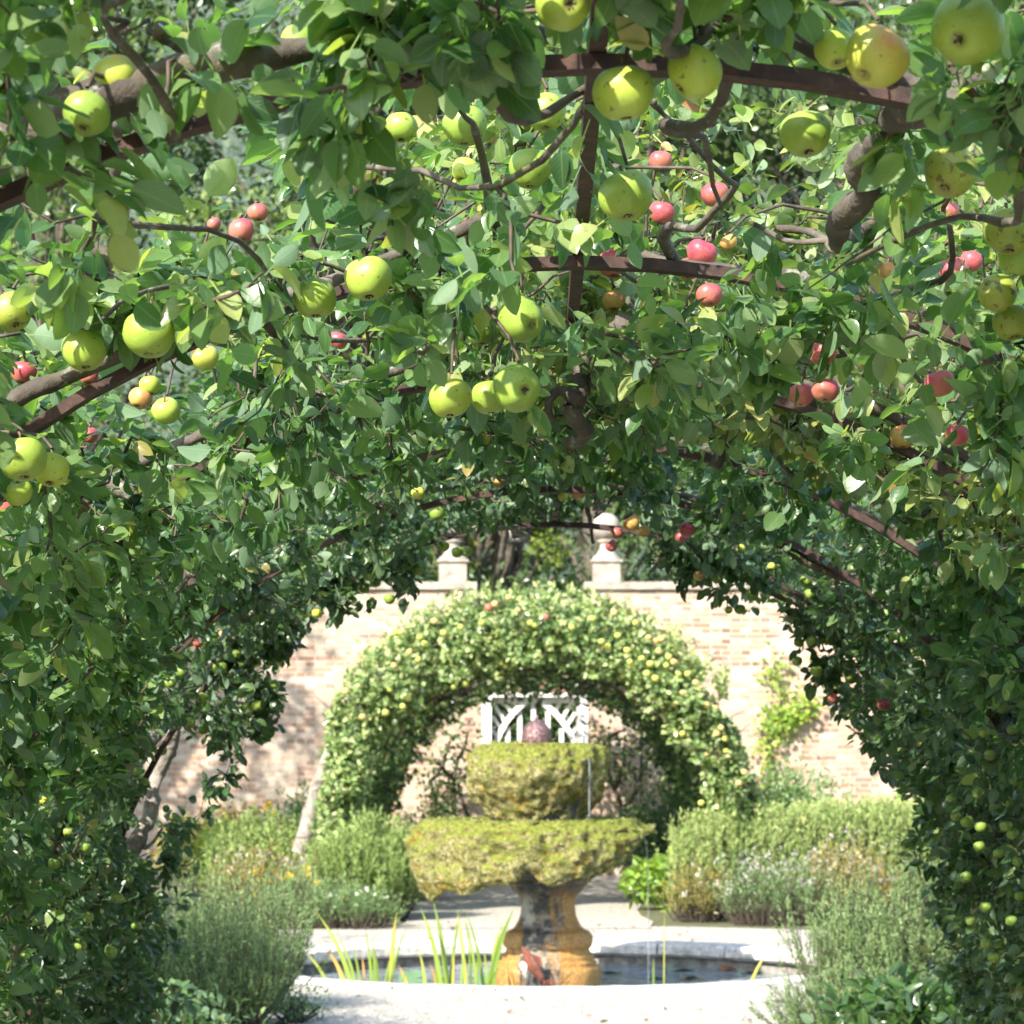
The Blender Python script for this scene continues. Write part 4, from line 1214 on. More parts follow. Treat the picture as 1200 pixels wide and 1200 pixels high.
for Y in HOOPS:
    for s in (-1, 1):
        kw = dict(nsp=600, per=7)
        if Y > 4: kw.update(arm=.34)
        if Y == 3.1: kw.update(trunk_rho=.035)
        if Y < 2: kw.update(nsp=210, L0=.05, u_lo=1.6, dens=d_front, rho=(-.13, .4))
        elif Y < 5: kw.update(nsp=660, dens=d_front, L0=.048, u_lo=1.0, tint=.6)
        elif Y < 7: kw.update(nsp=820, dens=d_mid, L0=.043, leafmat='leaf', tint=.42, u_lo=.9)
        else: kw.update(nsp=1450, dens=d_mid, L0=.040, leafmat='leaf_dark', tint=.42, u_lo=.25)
        if (s, Y) == (1, 5.62): kw.update(leafmat='leaf_pale', tint=.36, rho=(-.1, .62), nsp=800, u_lo=2.0, dens=None)
        if (s, Y) == (1, 4.36): kw.update(dens=lambda u, y: np.where(u > 2.0, .28, 1.0))
        if (s, Y) == (-1, 9.4): kw.update(bark='bark_pale')
        if Y == 9.4: kw.update(yspan=.6)
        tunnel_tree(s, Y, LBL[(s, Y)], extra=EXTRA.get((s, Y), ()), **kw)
# -------------------------------------------------------------------- apples
def apple_mesh(name, mat, R, seg=28, rings=18, seed=0):
    g = Geo()
    ph = np.linspace(.02, math.pi - .02, rings)
    a = np.arange(seg) / seg * 2 * np.pi
    PH, A = np.meshgrid(ph, a, indexing='ij')
    r = np.sin(PH) ** .88 * (1 + .10 * np.cos(PH))
    z = np.cos(PH) * .88
    z = z - .34 * np.exp(-(r / .26) ** 2) * (PH < 1.5) + .20 * np.exp(-(r / .22) ** 2) * (PH > 1.6)
    low = np.clip((PH - 1.6) / 1.2, 0, 1)
    r = r * (1 + .035 * np.cos(5 * A + seed) * (.25 + low))
    V = np.stack([r * np.cos(A), r * np.sin(A), z], -1) * R
    k = V.reshape(-1, 3)
    k = k * (1 + .085 * noise(k / R, .9, seed + 1) + .02 * noise(k / R, 2.5, seed + 2))[:, None]
    i = np.arange(rings - 1)[:, None] * seg; j = np.arange(seg)[None]
    q = np.stack([i + j, i + seg + j, i + seg + (j + 1) % seg, i + (j + 1) % seg], -1).reshape(-1, 4)
    g.add(k, [[0, jj, jj + 1] for jj in range(1, seg - 1)] + [[(rings - 1) * seg, (rings - 1) * seg + jj + 1, (rings - 1) * seg + jj] for jj in range(1, seg - 1)], q)
    return g


def apple(px, py, dia, Y, mat, label, calyx=None, parts=True, group=None, seed=0, real=None, name='apple'):
    """dia: seen diameter in photo pixels; calyx: where the blossom end points (photo px, py, towards viewer)"""
    c = P(px, py, Y)
    R = dia * Y / F / 2 / 1.02
    g = apple_mesh(name, None, R, 28 if parts else 18, 18 if parts else 12, seed)
    o = g.build(name, M[mat])
    ax = Vector(calyx) if calyx else Vector((rng.normal(0, .3), rng.normal(-.1, .3), -1))
    if calyx: ax = Vector((calyx[0], -calyx[2], -calyx[1]))
    o.rotation_euler = (-ax).to_track_quat('Z', 'Y').to_euler()
    o.location = Vector([float(v) for v in c])
    tag(o, label, 'apple', group)
    if parts:
        g = Geo()
        tubes(g, np.array([[[0, 0, .5 * R], [.02 * R, 0, .75 * R], [.05 * R, .02 * R, .95 * R], [.08 * R, .03 * R, 1.18 * R]]]), np.array([[.0022, .0016, .0016, .0026]]), 6, cap=True)
        s = g.build('stem', M['stem']); s.parent = o
        g = Geo(); k = 7
        a = np.arange(k) / k * 2 * np.pi
        pos = np.stack([.07 * R * np.cos(a), .07 * R * np.sin(a), np.full(k, -.70 * R)], 1)
        leaf_lo(g, pos, np.stack([np.cos(a) * .8, np.sin(a) * .8, np.full(k, -.9)], 1) + rv(k, .3), rv(k), .17 * R, .10 * R, np.full(k, .5))
        lathe(g, [(.0, -.67 * R), (.11 * R, -.70 * R)], 8)
        s = g.build('calyx', M['calyx']); s.parent = o
    return o


for k, (px, py, dd, Y, mt, lb_, cal) in enumerate(BIG):
    apple(px, py, dd, Y, mt, lb_, cal, True, None, k * 1.7)
apple(1182, 503, 42, 4.1, 'a_rotten', 'brown shrivelled rotten apple hanging at the right edge', None, True, None, 3.3)
for k, (px, py, dd, Y, mt, lb_) in enumerate(MID):
    apple(px, py, dd, Y, mt, lb_, None, False, None, k * 2.3)
for lst, mt, lb_, gp in ((LG, 'a_small', 'small green apple in the dark leaves on the left side of the tunnel opening', 'small green apples, left side'),
                         (LY, 'a_smallyellow', 'small bright yellow apple at the left side of the tunnel opening', 'small yellow apples, left side'),
                         (RG, 'a_small', 'small green apple in the dark leaves on the right side of the tunnel opening', 'small green apples, right side'),
                         (RY, 'a_smallyellow', 'small yellow apple in the hanging spray right of the opening', 'small yellow apples, right side')):
    for k, it in enumerate(lst):
        px, py, dd = it if len(it) == 3 else (*it, 15)
        Y = small_y(px, k)
        apple(px, py, dd, Y, mt, lb_, None, False, gp, k * 1.3)

g = Geo(); k = 90
fp = np.stack([rng.uniform(-1.2, 1.3, k), rng.uniform(15.2, 24.6, k), np.full(k, .03)], 1)
fp = fp[np.hypot(fp[:, 0] - PC[0], fp[:, 1] - PC[1]) > 2.4]; k = len(fp)
leaf_hi(g, fp, rv(k) * np.array([1, 1, .1]), np.array([0, 0, 1.]) + rv(k, .3), rng.uniform(.03, .06, k), rng.uniform(.02, .035, k), rng.random(k), curl=rng.uniform(0, .5, k))
tag(g.build('fallen_leaves', M['dead_leaf']), 'brown fallen leaves scattered thinly over the pale gravel', 'fallen leaves', kind='stuff')

# ------------------------------------------------------------- far apple arch
fx = tag(empty('arch_frame', (0, 29, 0)), 'iron hoop frame hidden under the far apple arch behind the fountain', 'arch frame')
FZ, FRH = .50, 1.74
for Y in (26.3, 28.2, 30.1, 32.0):
    hoop_geo(Y, 0, FZ, FRH, .03, .02).build('hoop', M['rust'], fx, smooth=False)
FLAB = {(-1, 26.3): 'apple tree on the left front of the far arch, pale slanting trunk', (1, 26.3): 'apple tree on the right front of the far arch, heavy with yellow fruit',
        (-1, 28.2): 'second apple tree on the left of the far arch, in shade', (1, 28.2): 'second apple tree on the right of the far arch, in shade',
        (-1, 30.1): 'third apple tree on the left of the far arch, in deep shade', (1, 30.1): 'third apple tree on the right of the far arch, in deep shade',
        (-1, 32.0): 'last apple tree on the left of the far arch, beside the gate', (1, 32.0): 'last apple tree on the right of the far arch, beside the gate'}


def far_point(s, u, rho, Y):
    x, z = arch(s, u, rho, 0, FZ, FRH)
    return np.stack([x, np.broadcast_to(Y, x.shape), z], -1)


for (s, Y0), lb_ in FLAB.items():
    bx, _ = arch(s, 0, .08, 0, FZ, FRH)
    t = tag(empty('apple_tree', (bx, Y0, 0)), lb_, 'apple tree', 'apple trees trained over the far arch')
    us = np.linspace(0, 2.7, 20)
    pth = crook(far_point(s, us, .08, Y0), .10, 1.7, int(Y0) + s)
    if Y0 == 26.3 and s < 0:
        pth = smooth_path([P(352, 1000, 26.0), P(368, 940, 26.0), P(378, 905, 25.95), P(390, 872, 25.95), P(410, 830, 26.1), P(450, 780, 26.3)], 5)
    k = len(pth)
    g = Geo(); tubes(g, pth[None], np.linspace(.085 if (s < 0 and Y0 == 26.3) else .06, .02, k)[None], 10, bump=.15); g.build('trunk', M['bark_pale' if Y0 == 26.3 else 'bark'], t)
    if Y0 == 26.3 and s > 0:
        for pts in ([P(873, 950, 26.1), P(868, 920, 26.1), P(858, 885, 26.1), P(845, 850, 26.1)], [P(884, 955, 26), P(878, 930, 26), P(872, 905, 26)]):
            q_ = smooth_path(pts, 5); g = Geo(); tubes(g, q_[None], np.linspace(.04, .03, len(q_))[None], 8, bump=.15); g.build('branch', M['bark_pale'], t)
    g = Geo()
    front = Y0 == 26.3
    n = 4600 if front else 2000
    u = rng.uniform(.35, .35 + 2.95, n)
    rho = rng.uniform(.0 if front else -.10, .36, n)
    topw = np.clip((u - 1.2) / 1.6, 0, 1)
    rho = rho + topw * rng.uniform(0, .42, n)
    y = Y0 + rng.uniform(-.75 if front else -1.0, .98, n)
    if front: # rounded front face
        y = np.where(rng.random(n) < .5, Y0 - .62 + rng.normal(0, .12, n) + .5 * ((rho - .14) / .45) ** 2, y)
    cl = noise(np.stack([u * s, y, rho], 1), 3.2, 7)
    rho = rho + .17 * cl
    y = y + .22 * noise(np.stack([u * s, rho, y * 0], 1), 2.6, 4)
    pos = far_point(s, u, rho, y)
    ax = nz(np.stack([s * np.cos(u), -.5 * np.ones(n), np.sin(u) * .5], 1) + rv(n, .5))
    rosette(g, pos, ax, 7, .057, .54 if front else .26, .2, hi=False, wr=.62, droop=.3, upbias=.5, face=np.array([0, -.5, 0]))
    ns = 240
    i = rng.integers(0, n, ns)
    tubes(g, np.stack([pos[i], pos[i] + ax[i] * .05 + rv(ns, .04), pos[i] + ax[i] * .16 + rv(ns, .06)], 1), np.tile([.008, .006, .003], (ns, 1)), 4, m=1)
    # upright summer shoots along the top
    if front:
        ns = 130
        u2 = rng.uniform(1.7, 3.2, ns); b = far_point(s, u2, .55, Y0 - .4 + rng.uniform(0, .8, ns))
        top = b + np.stack([rng.normal(0, .05, ns), rng.normal(0, .05, ns), rng.uniform(.1, .28, ns)], 1)
        kk = 8
        pp_ = (b[:, None] + (top - b)[:, None] * np.linspace(0, 1, kk)[None, :, None]).reshape(-1, 3)
        leaf_lo(g, pp_, rv(len(pp_), .6) + np.array([0, 0, .4]), rv(len(pp_)), rng.uniform(.05, .09, len(pp_)), .04, np.clip(rng.normal(.8, .15, len(pp_)), 0, 1))
    g.build('crown', [M['leaf_far'], M['twig']], t)

FA = [(463, 742), (470, 741), (498, 755), (492, 747), (540, 735), (565, 730), (588, 742, 'p'), (596, 700, 'p'), (607, 715, 'p'), (640, 723, 'r'), (622, 730), (627, 733), (653, 742), (660, 752), (678, 757), (677, 765), (705, 752), (712, 758), (724, 745), (735, 762), (741, 780), (752, 772), (760, 747, 'p'), (768, 752, 'p'), (775, 749, 'p'), (772, 763, 'p'), (762, 778), (772, 781), (781, 780), (790, 776, 'p'), (795, 790), (784, 770), (730, 792), (745, 797), (738, 776),
      (530, 775), (543, 773), (558, 778), (584, 775), (592, 780), (531, 805), (545, 801), (478, 818), (486, 813), (472, 828), (457, 808), (452, 835), (440, 800, 'p'), (462, 780, 'p'), (490, 773), (480, 764, 'p'),
      (425, 840, 'p'), (427, 862), (420, 775, 'p'), (405, 810, 'p'), (800, 812, 'p'), (828, 826, 'p'), (838, 830, 'p'), (845, 853, 'p'), (840, 860, 'p'), (850, 866), (828, 884, 'p'), (838, 888, 'p'), (833, 893), (872, 905, 'p'), (866, 918, 'p'), (848, 935), (822, 941), (800, 860), (812, 845), (818, 808, 'p'), (790, 825), (806, 790), (815, 800, 'p'), (850, 880), (780, 800), (768, 795), (758, 790), (520, 742), (509, 728, 'p'), (573, 712, 'r'), (580, 708, 'p'), (632, 760), (640, 770), (612, 765), (605, 758), (625, 765), (695, 725), (720, 718, 'p'), (745, 730), (670, 735)]
for k, it in enumerate(FA):
    px, py = it[:2]; kind = it[2] if len(it) > 2 else 'y'
    inner = math.hypot(px - 625, (py - 900)) < 165
    Y = 25.55 - rng.uniform(0, .2) if not inner else 25.75
    lab, mt, gp = {'y': ('small yellow green apple on the far arch behind the fountain', 'a_far', 'yellow green apples on the far arch'),
                   'p': ('small peach coloured apple on the far arch behind the fountain', 'a_peach', 'peach apples on the far arch'),
                   'r': ('small red apple high on the far arch behind the fountain', 'a_red', 'red apples on the far arch')}[kind]
    apple(px, py, 8.6 + rng.uniform(-1, 1), Y, mt, lab, None, False, gp, k * .7)

# ------------------------------------------------------------------- shrubs
def needle_shrub(name, label, cat, c, rx, ry, h, nst, mat, per=26, nl=.022, nw=.004, lean=.35, tint=.5, group=None, wood=True, tips=.0, flower=None, flat=2, ragged=.16):
    """upright stems set with narrow leaves"""
    t = tag(empty(name, c), label, cat, group)
    a = rng.uniform(0, 2 * np.pi, nst); rr = np.sqrt(rng.random(nst))
    b = np.stack([c[0] + rx * .75 * rr * np.cos(a), c[1] + ry * .75 * rr * np.sin(a), np.full(nst, c[2])], 1)
    hh = h * (1 - .32 * rr ** flat) * (rng.uniform(.6, 1.12, nst) if ragged > .1 else rng.uniform(.82, 1.06, nst)) * (1 + ragged * noise(b, 3.5, 5))
    top = b + np.stack([np.cos(a) * rr * rx * lean + rng.normal(0, .085, nst), np.sin(a) * rr * ry * lean + rng.normal(0, .085, nst), hh], 1)
    mid = (b + top) / 2 + np.stack([np.cos(a) * rr * rx * lean * .35, np.sin(a) * rr * ry * lean * .35, 0 * a], 1) + rv(nst, .015)
    g = Geo()
    tubes(g, np.stack([b, mid, top], 1), np.tile([.0045, .003, .0012], (nst, 1)), 3, m=1)
    tt = rng.uniform(.22, 1.0, (nst, per)) ** .8
    q = ((1 - tt) ** 2)[..., None] * b[:, None] + (2 * tt * (1 - tt))[..., None] * (2 * mid - (b + top) / 2)[:, None] + (tt ** 2)[..., None] * top[:, None]
    dirv = nz(top - b)[:, None] * .9 + rng.normal(size=(nst, per, 3)) * .45
    n_ = nst * per
    tn = np.clip(tint + .28 * (tt - .6) + rng.normal(0, .1, (nst, 1)) + rng.normal(0, .12, (nst, per)), 0, 1)
    leaf_lo(g, q.reshape(-1, 3), dirv.reshape(-1, 3), rv(n_), rng.uniform(.6, 1.3, n_) * nl, nw * rng.uniform(.7, 1.3, n_), tn.ravel())
    g.build('foliage', [M[mat], M['twig']], t)
    if flower:
        g = Geo(); nf = int(nst * flower[1]); i = rng.integers(0, nst, nf)
        p = top[i] + rv(nf, .012)
        idx = np.repeat(np.arange(nf), 6)
        leaf_lo(g, p[idx] + rv(len(idx), .010), rv(len(idx)) + np.array([0, 0, .5]), rv(len(idx)), flower[2] * rng.uniform(.7, 1.3, len(idx)), flower[2] * .7, rng.random(len(idx)))
        g.build('flower_heads', M[flower[0]], t)['kind'] = 'stuff'
    return t


def bush(name, label, cat, c, rad, n, mat, L=.06, wr=.55, tint=.5, group=None, stems=True, lumps=14, hi=False, trunk=None):
    t = tag(empty(name, (c[0], c[1], 0)), label, cat, group)
    g = Geo()
    lc = nz(rv(lumps)) * (rng.random((lumps, 1)) ** .33) * .72
    lc[:, 2] = np.abs(lc[:, 2]) * 1.1 - .1
    k = rng.integers(0, lumps, n)
    d = nz(rv(n))
    p = lc[k] + d * (.42 * rng.uniform(.55, 1.0, (n, 1)))
    pos = np.array(c) + p * np.array(rad)
    ok = pos[:, 2] > .02
    pos, d = pos[ok], d[ok]; n = len(pos)
    nr = d + np.array([0, 0, .6]) + rv(n, .5)
    dd = d * .5 + rv(n, .6) + np.array([0, 0, -.1])
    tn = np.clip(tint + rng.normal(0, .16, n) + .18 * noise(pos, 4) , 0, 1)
    (leaf_hi if hi else leaf_lo)(g, pos, dd, nr, L * rng.uniform(.6, 1.3, n), L * wr * rng.uniform(.7, 1.2, n), tn)
    if stems:
        ns = 26
        e = np.array(c) + lc[rng.integers(0, lumps, ns)] * np.array(rad) * rng.uniform(.6, 1.1, (ns, 1))
        b = np.array([[c[0], c[1], 0]]) + rv(ns, .12) * np.array([1, 1, 0]) * np.array(rad)
        b[:, 2] = 0
        tubes(g, np.stack([b, (b + e) / 2 + rv(ns, .05), e], 1), np.tile([.012, .009, .004], (ns, 1)), 4, m=1)
    g.build('foliage', [M[mat], M['twig']], t)
    return t


# rosemary beside the pond
needle_shrub('rosemary_bush', 'large grey green rosemary bush at the right edge of the gravel, near the viewer', 'shrub', (2.02, 15.6, 0), .54, .5, .86, 640, 'rosemary', 64, .030, .0065, .3, .6)
needle_shrub('rosemary_bush', 'grey green rosemary bush spilling over the gravel at the lower left', 'shrub', (-1.80, 15.0, 0), .44, .5, .66, 560, 'rosemary', 60, .030, .0065, .45, .6)
needle_shrub('rosemary_bush', 'taller rosemary bush with brown stems behind the lower left one', 'shrub', (-1.78, 16.4, 0), .42, .45, .80, 420, 'rosemary', 56, .030, .0065, .35, .55)
needle_shrub('rosemary_bush', 'low rosemary sprawl at the foot of the large right bush', 'shrub', (1.74, 14.4, 0), .42, .35, .42, 300, 'rosemary', 50, .028, .006, .5, .55)
# far lavender hedges
for x, y, rx, h, lab in ((1.62, 25.7, .42, .92, 'pale lavender clump at the fountain end of the long right hedge'), (2.12, 25.8, .42, 1.0, 'pale lavender clump second from the fountain end of the right hedge'),
                         (2.62, 25.9, .42, 1.02, 'pale lavender clump in the middle of the long right hedge'), (3.12, 26.0, .42, 1.02, 'pale lavender clump second from the outer end of the right hedge'),
                         (3.62, 26.1, .42, 1.0, 'pale lavender clump at the outer end of the long right hedge')):
    needle_shrub('lavender_bush', lab, 'shrub', (x, y, 0), rx, .5, h, 620, 'lavender', 32, .055, .011, .04, .58, 'clumps of the right lavender hedge', flat=8, ragged=.05)
needle_shrub('lavender_bush', 'tall grassy lavender clump left of the fountain', 'shrub', (-1.45, 25.2, 0), .45, .5, .90, 800, 'lavender', 34, .055, .012, .3, .42)
needle_shrub('lavender_bush', 'low silver lavender clump behind the left flower bed', 'shrub', (-2.55, 26.8, 0), .62, .4, .88, 620, 'lavender', 34, .055, .012, .15, .5)
needle_shrub('aster_clump', 'faded mauve aster clump in front of the right lavender hedge', 'flower', (2.05, 24.5, 0), .48, .35, .62, 300, 'bush', 12, .05, .010, .25, .55, None, True, 0, ('petal_pale', .55, .018))
needle_shrub('aster_clump', 'faded mauve and gold aster clump further right of the hedge front', 'flower', (2.75, 24.8, 0), .45, .35, .72, 300, 'amber_bush', 12, .05, .010, .25, .45, None, True, 0, ('petal_pale', .55, .018))
needle_shrub('daisy_clump', 'straw coloured clump with white daisies beside the right hedge end', 'flower', (1.45, 25.0, 0), .3, .3, .48, 200, 'amber_bush', 12, .05, .010, .3, .3, None, True, 0, ('petal_white', .05, .026))
needle_shrub('daisy_clump', 'loose clump with white daisies left of the pond', 'flower', (-1.55, 24.0, 0), .4, .3, .40, 220, 'bush', 12, .05, .010, .35, .5, None, True, 0, ('petal_white', .05, .024))
needle_shrub('marigold_clump', 'loose clump with small yellow flowers left of the pond', 'flower', (-1.98, 24.1, 0), .42, .3, .50, 240, 'bush', 12, .05, .010, .35, .65, None, True, 0, ('petal_gold', .09, .028))
needle_shrub('aster_clump', 'faded pinkish aster clump behind the left rosemary', 'flower', (-2.35, 25.2, 0), .5, .3, .62, 260, 'amber_bush', 12, .05, .010, .3, .4, None, True, 0, ('petal_pale', .4, .018))
# leafy things
bush('hosta_plant', 'lush yellow green leafy plant right of the fountain', 'plant', (1.25, 26.6, .25), (.45, .4, .42), 900, 'lime_bush', .13, .5, .45, stems=False)
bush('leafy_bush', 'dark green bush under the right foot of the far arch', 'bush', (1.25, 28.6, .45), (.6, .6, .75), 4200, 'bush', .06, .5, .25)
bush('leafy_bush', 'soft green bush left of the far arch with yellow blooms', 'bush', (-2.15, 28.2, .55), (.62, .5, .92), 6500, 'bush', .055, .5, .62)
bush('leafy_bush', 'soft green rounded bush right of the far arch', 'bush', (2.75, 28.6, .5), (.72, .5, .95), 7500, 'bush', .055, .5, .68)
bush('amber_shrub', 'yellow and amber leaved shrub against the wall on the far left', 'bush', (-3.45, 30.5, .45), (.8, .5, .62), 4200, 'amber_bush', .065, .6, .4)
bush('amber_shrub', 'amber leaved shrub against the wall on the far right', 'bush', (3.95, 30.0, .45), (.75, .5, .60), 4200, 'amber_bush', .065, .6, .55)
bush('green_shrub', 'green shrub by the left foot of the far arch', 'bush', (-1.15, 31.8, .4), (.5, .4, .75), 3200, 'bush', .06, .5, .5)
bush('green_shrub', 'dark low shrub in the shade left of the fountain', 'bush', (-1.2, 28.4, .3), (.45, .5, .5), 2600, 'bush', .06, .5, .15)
bush('green_shrub', 'pale weedy growth behind the left lavender', 'bush', (-2.9, 27.8, .35), (.6, .4, .55), 3000, 'lime_bush', .05, .5, .5)
# near, outside the end of the tunnel
bush('glossy_plant', 'broad leaved glossy dark green plant in the lower right corner', 'plant', (1.78, 12.6, .2), (.72, .5, .38), 1500, 'gloss_leaf', .10, .45, .45, hi=True, stems=False)
bush('leafy_weed', 'bright green weedy plant at the bottom left under the apple leaves', 'plant', (-1.62, 12.6, .15), (.5, .5, .36), 900, 'leaf_dark', .05, .55, .5, hi=True)
bush('leafy_weed', 'green weedy plant in the bottom left corner', 'plant', (-2.0, 12.0, .3), (.45, .5, .5), 1200, 'leaf_dark', .05, .55, .4, hi=True)
bush('ground_sprawl', 'twiggy low plant with tiny leaves spreading over the gravel edge, left', 'plant', (-1.32, 15.6, .05), (.32, .4, .2), 700, 'bush', .022, .6, .3)
bush('orchard_tree', 'sunlit leafy tree outside the tunnel on the left', 'tree', (-3.2, 13.0, 1.5), (1.1, 1.5, 1.4), 9000, 'bush', .075, .55, .6, lumps=30)
bush('orchard_tree', 'sunlit leafy tree outside the tunnel on the right', 'tree', (3.6, 13.5, 1.5), (1.1, 1.5, 1.4), 9000, 'bush', .075, .55, .6, lumps=30)
bush('orchard_tree', 'sunlit golden green tree further out on the left', 'tree', (-5.2, 19.0, 2.2), (1.5, 1.5, 2.0), 9000, 'lime_bush', .09, .55, .45, lumps=30)
bush('orchard_tree', 'sunlit golden green tree further out on the right', 'tree', (5.6, 20.0, 2.2), (1.5, 1.5, 2.0), 9000, 'lime_bush', .09, .55, .45, lumps=30)
# yellow blooms on the left bush, climbers on the wall
def bloom(px, py, Y, label):
    g = Geo(); c = P(px, py, Y); k = 14
    leaf_lo(g, np.repeat(c[None], k, 0) + rv(k, .008), nz(rv(k)) + np.array([0, -.5, .2]), rv(k), .055, .04, rng.random(k))
    tag(g.build('yellow_bloom', M['petal_gold'], origin=c), label, 'flower', 'yellow blooms on the left bush')
for px, py in ((313, 945), (321, 954), (352, 975)): bloom(px, py, 27.55, 'yellow bloom on the soft green bush left of the far arch')


def wall_climber(label, pts, n, mat, w, tint=.5, L=.07):
    t = tag(empty('wall_climber', (pts[0][0], WY - .05, 0)), label, 'climber')
    p = smooth_path(pts, 8); g = Geo()
    tubes(g, p[None], np.linspace(.02, .006, len(p))[None], 6, m=1)
    i = rng.integers(0, len(p), n)
    pos = p[i] + rv(n) * np.array([w, .05, w * .8]); pos[:, 1] = np.minimum(pos[:, 1], WY - .03)
    leaf_lo(g, pos, rv(n, .6) + np.array([0, -.3, -.4]), rv(n, .4) + np.array([0, -1, .5]), L * rng.uniform(.6, 1.3, n), L * .7, np.clip(rng.normal(tint, .2, n), 0, 1))
    g.build('foliage', [M[mat], M['twig']], t)
wall_climber('yellow green climber slanting across the brick wall on the right', [P(905, 960, WY - .1), P(900, 860, WY - .1), P(925, 838, WY - .1), P(950, 825, WY - .1)], 520, 'lime_bush', .10, .6)
wall_climber('thin climber higher on the brick wall on the right', [P(910, 860, WY - .1), P(915, 810, WY - .1), P(905, 775, WY - .1)], 200, 'lime_bush', .12, .5)
wall_climber('green climber on the wall at the right edge of the opening', [P(1075, 980, 31), P(1070, 900, 31), P(1075, 830, 31), P(1060, 800, 31)], 700, 'lime_bush', .16, .4)


def espalier(label, stems, n, spread):
    b = stems[0][0]
    t = tag(empty('espalier_tree', (b[0], b[1], 0)), label, 'tree', 'espaliers against the wall')
    g = Geo(); tips = []
    for k, st in enumerate(stems):
        p = crook(smooth_path(st, 7), .03, 4, k)
        tubes(g, p[None], np.linspace(.035, .012, len(p))[None], 7, bump=.2)
        tips.append(p[len(p) // 2:])
    g.build('trunk', M['bark'], t)
    tips = np.concatenate(tips); g = Geo()
    i = rng.integers(0, len(tips), n); pos = tips[i] + rv(n, 1) * np.array([spread, .08, spread])
    leaf_lo(g, pos, rv(n, .6), rv(n, .5) + np.array([0, -.8, .4]), rng.uniform(.04, .08, n), .045, np.clip(rng.normal(.25, .18, n), 0, 1))
    g.build('crown', M['leaf_far'], t)
E1 = 33.5
espalier('espaliered tree with dark crooked stems left of the gate', [[P(532, 965, E1), P(528, 950, E1), P(514, 942, E1), P(510, 925, E1), P(508, 912, E1), P(516, 905, E1), P(518, 890, E1)],
         [P(532, 965, E1), P(531, 930, E1), P(531, 915, E1), P(536, 895, E1), P(545, 880, E1), P(548, 860, E1)], [P(541, 962, E1), P(548, 955, E1), P(540, 930, E1), P(538, 915, E1), P(545, 905, E1)],
         [P(531, 912, E1), P(520, 900, E1), P(522, 880, E1), P(530, 862, E1)]], 420, .16)
espalier('espaliered tree with dark crooked stems right of the gate', [[P(726, 965, E1), P(725, 940, E1), P(716, 915, E1), P(712, 890, E1), P(715, 868, E1)], [P(727, 950, E1), P(740, 935, E1), P(750, 915, E1), P(752, 890, E1), P(748, 865, E1)],
         [P(720, 925, E1), P(728, 908, E1), P(742, 905, E1), P(746, 920, E1)], [P(713, 900, E1), P(705, 880, E1), P(718, 860, E1), P(735, 852, E1)]], 560, .17)

# -------------------------------------------------------------- pond plants
IY = 19.4
def iris(label, blades):
    c = P(np.mean([b[0] for b in blades]), 1155, IY); c[2] = -.16
    t = tag(empty('iris_clump', c), label, 'plant', 'iris clumps in the pond')
    for (bx, tx, ty, wd, tn) in blades:
        yy = IY + rng.uniform(-.15, .15)
        b = P(bx, 1158, yy); b[2] = -.22; tip = P(tx, ty, yy + rng.uniform(-.1, .1))
        m = (b + tip) / 2 + np.array([(b[0] - tip[0]) * .16, 0, .02])
        tt = np.linspace(0, 1, 9)[:, None]
        p = (1 - tt) ** 2 * b + 2 * tt * (1 - tt) * (2 * m - (b + tip) / 2) + tt ** 2 * tip
        wv = wd * IY / F / 2 * np.interp(tt[:, 0], [0, .3, .7, 1], [.85, 1, .7, .03])
        sd = nz(np.array([1, rng.uniform(-.5, .5), 0])[None])[0]
        V = np.stack([p - sd * wv[:, None], p + np.array([0, -.004, 0]), p + sd * wv[:, None]], 1)
        q = []
        for i in range(8):
            for j in range(2): q.append([i * 3 + j, i * 3 + j + 1, i * 3 + j + 4, i * 3 + j + 3])
        g = Geo(); g.add(V, None, q, tint=np.clip(tn + np.repeat(np.linspace(-.12, .12, 9), 3), 0, 1)); g.build('blade', M['iris'], t)
iris('iris clump with leaning yellowing blades at the left end of the pond', [(390, 354, 1112, 5, .6), (408, 380, 1108, 6, .9), (415, 370, 1068, 6, .5), (420, 392, 1090, 4, .45), (424, 412, 1105, 3, .5), (428, 424, 1118, 3, .95)])
iris('iris clump with one thick straw coloured blade in the left of the pond', [(437, 428, 1088, 4, .35), (441, 436, 1098, 4, .3), (446, 438, 1110, 3, .3), (457, 465, 1068, 6, .75), (456, 480, 1078, 3, .35), (450, 458, 1120, 3, .4), (480, 466, 1130, 5, .85), (453, 472, 1100, 2.5, .3)])
iris('tall iris clump in the pond between the left edge and the pedestal', [(500, 490, 1110, 4, .65), (519, 492, 1062, 6, .5), (525, 507, 1054, 6, .3), (527, 541, 1062, 4, .2), (513, 509, 1110, 3, .4), (530, 533, 1112, 3, .8), (540, 546, 1100, 3, .25), (547, 535, 1066, 5, .7), (553, 547, 1090, 3, .25), (560, 543, 1072, 4, .3), (514, 503, 1128, 4, .98), (558, 562, 1108, 3, .4)])
iris('iris clump leaning right against the fountain pedestal', [(568, 545, 1066, 4, .2), (570, 600, 1068, 6, .35), (573, 590, 1075, 4, .55), (572, 566, 1106, 3, .4), (576, 604, 1060, 4, .2), (574, 582, 1092, 4, .3), (565, 595, 1125, 4, .35)])
iris('lone thin iris blades standing in the water right of the fountain', [(766, 766, 1122, 3, .3), (778, 779, 1065, 1.6, .7)])
iris('fallen yellow iris blade leaning at the right end of the pond', [(875, 902, 1114, 4.5, .75)])


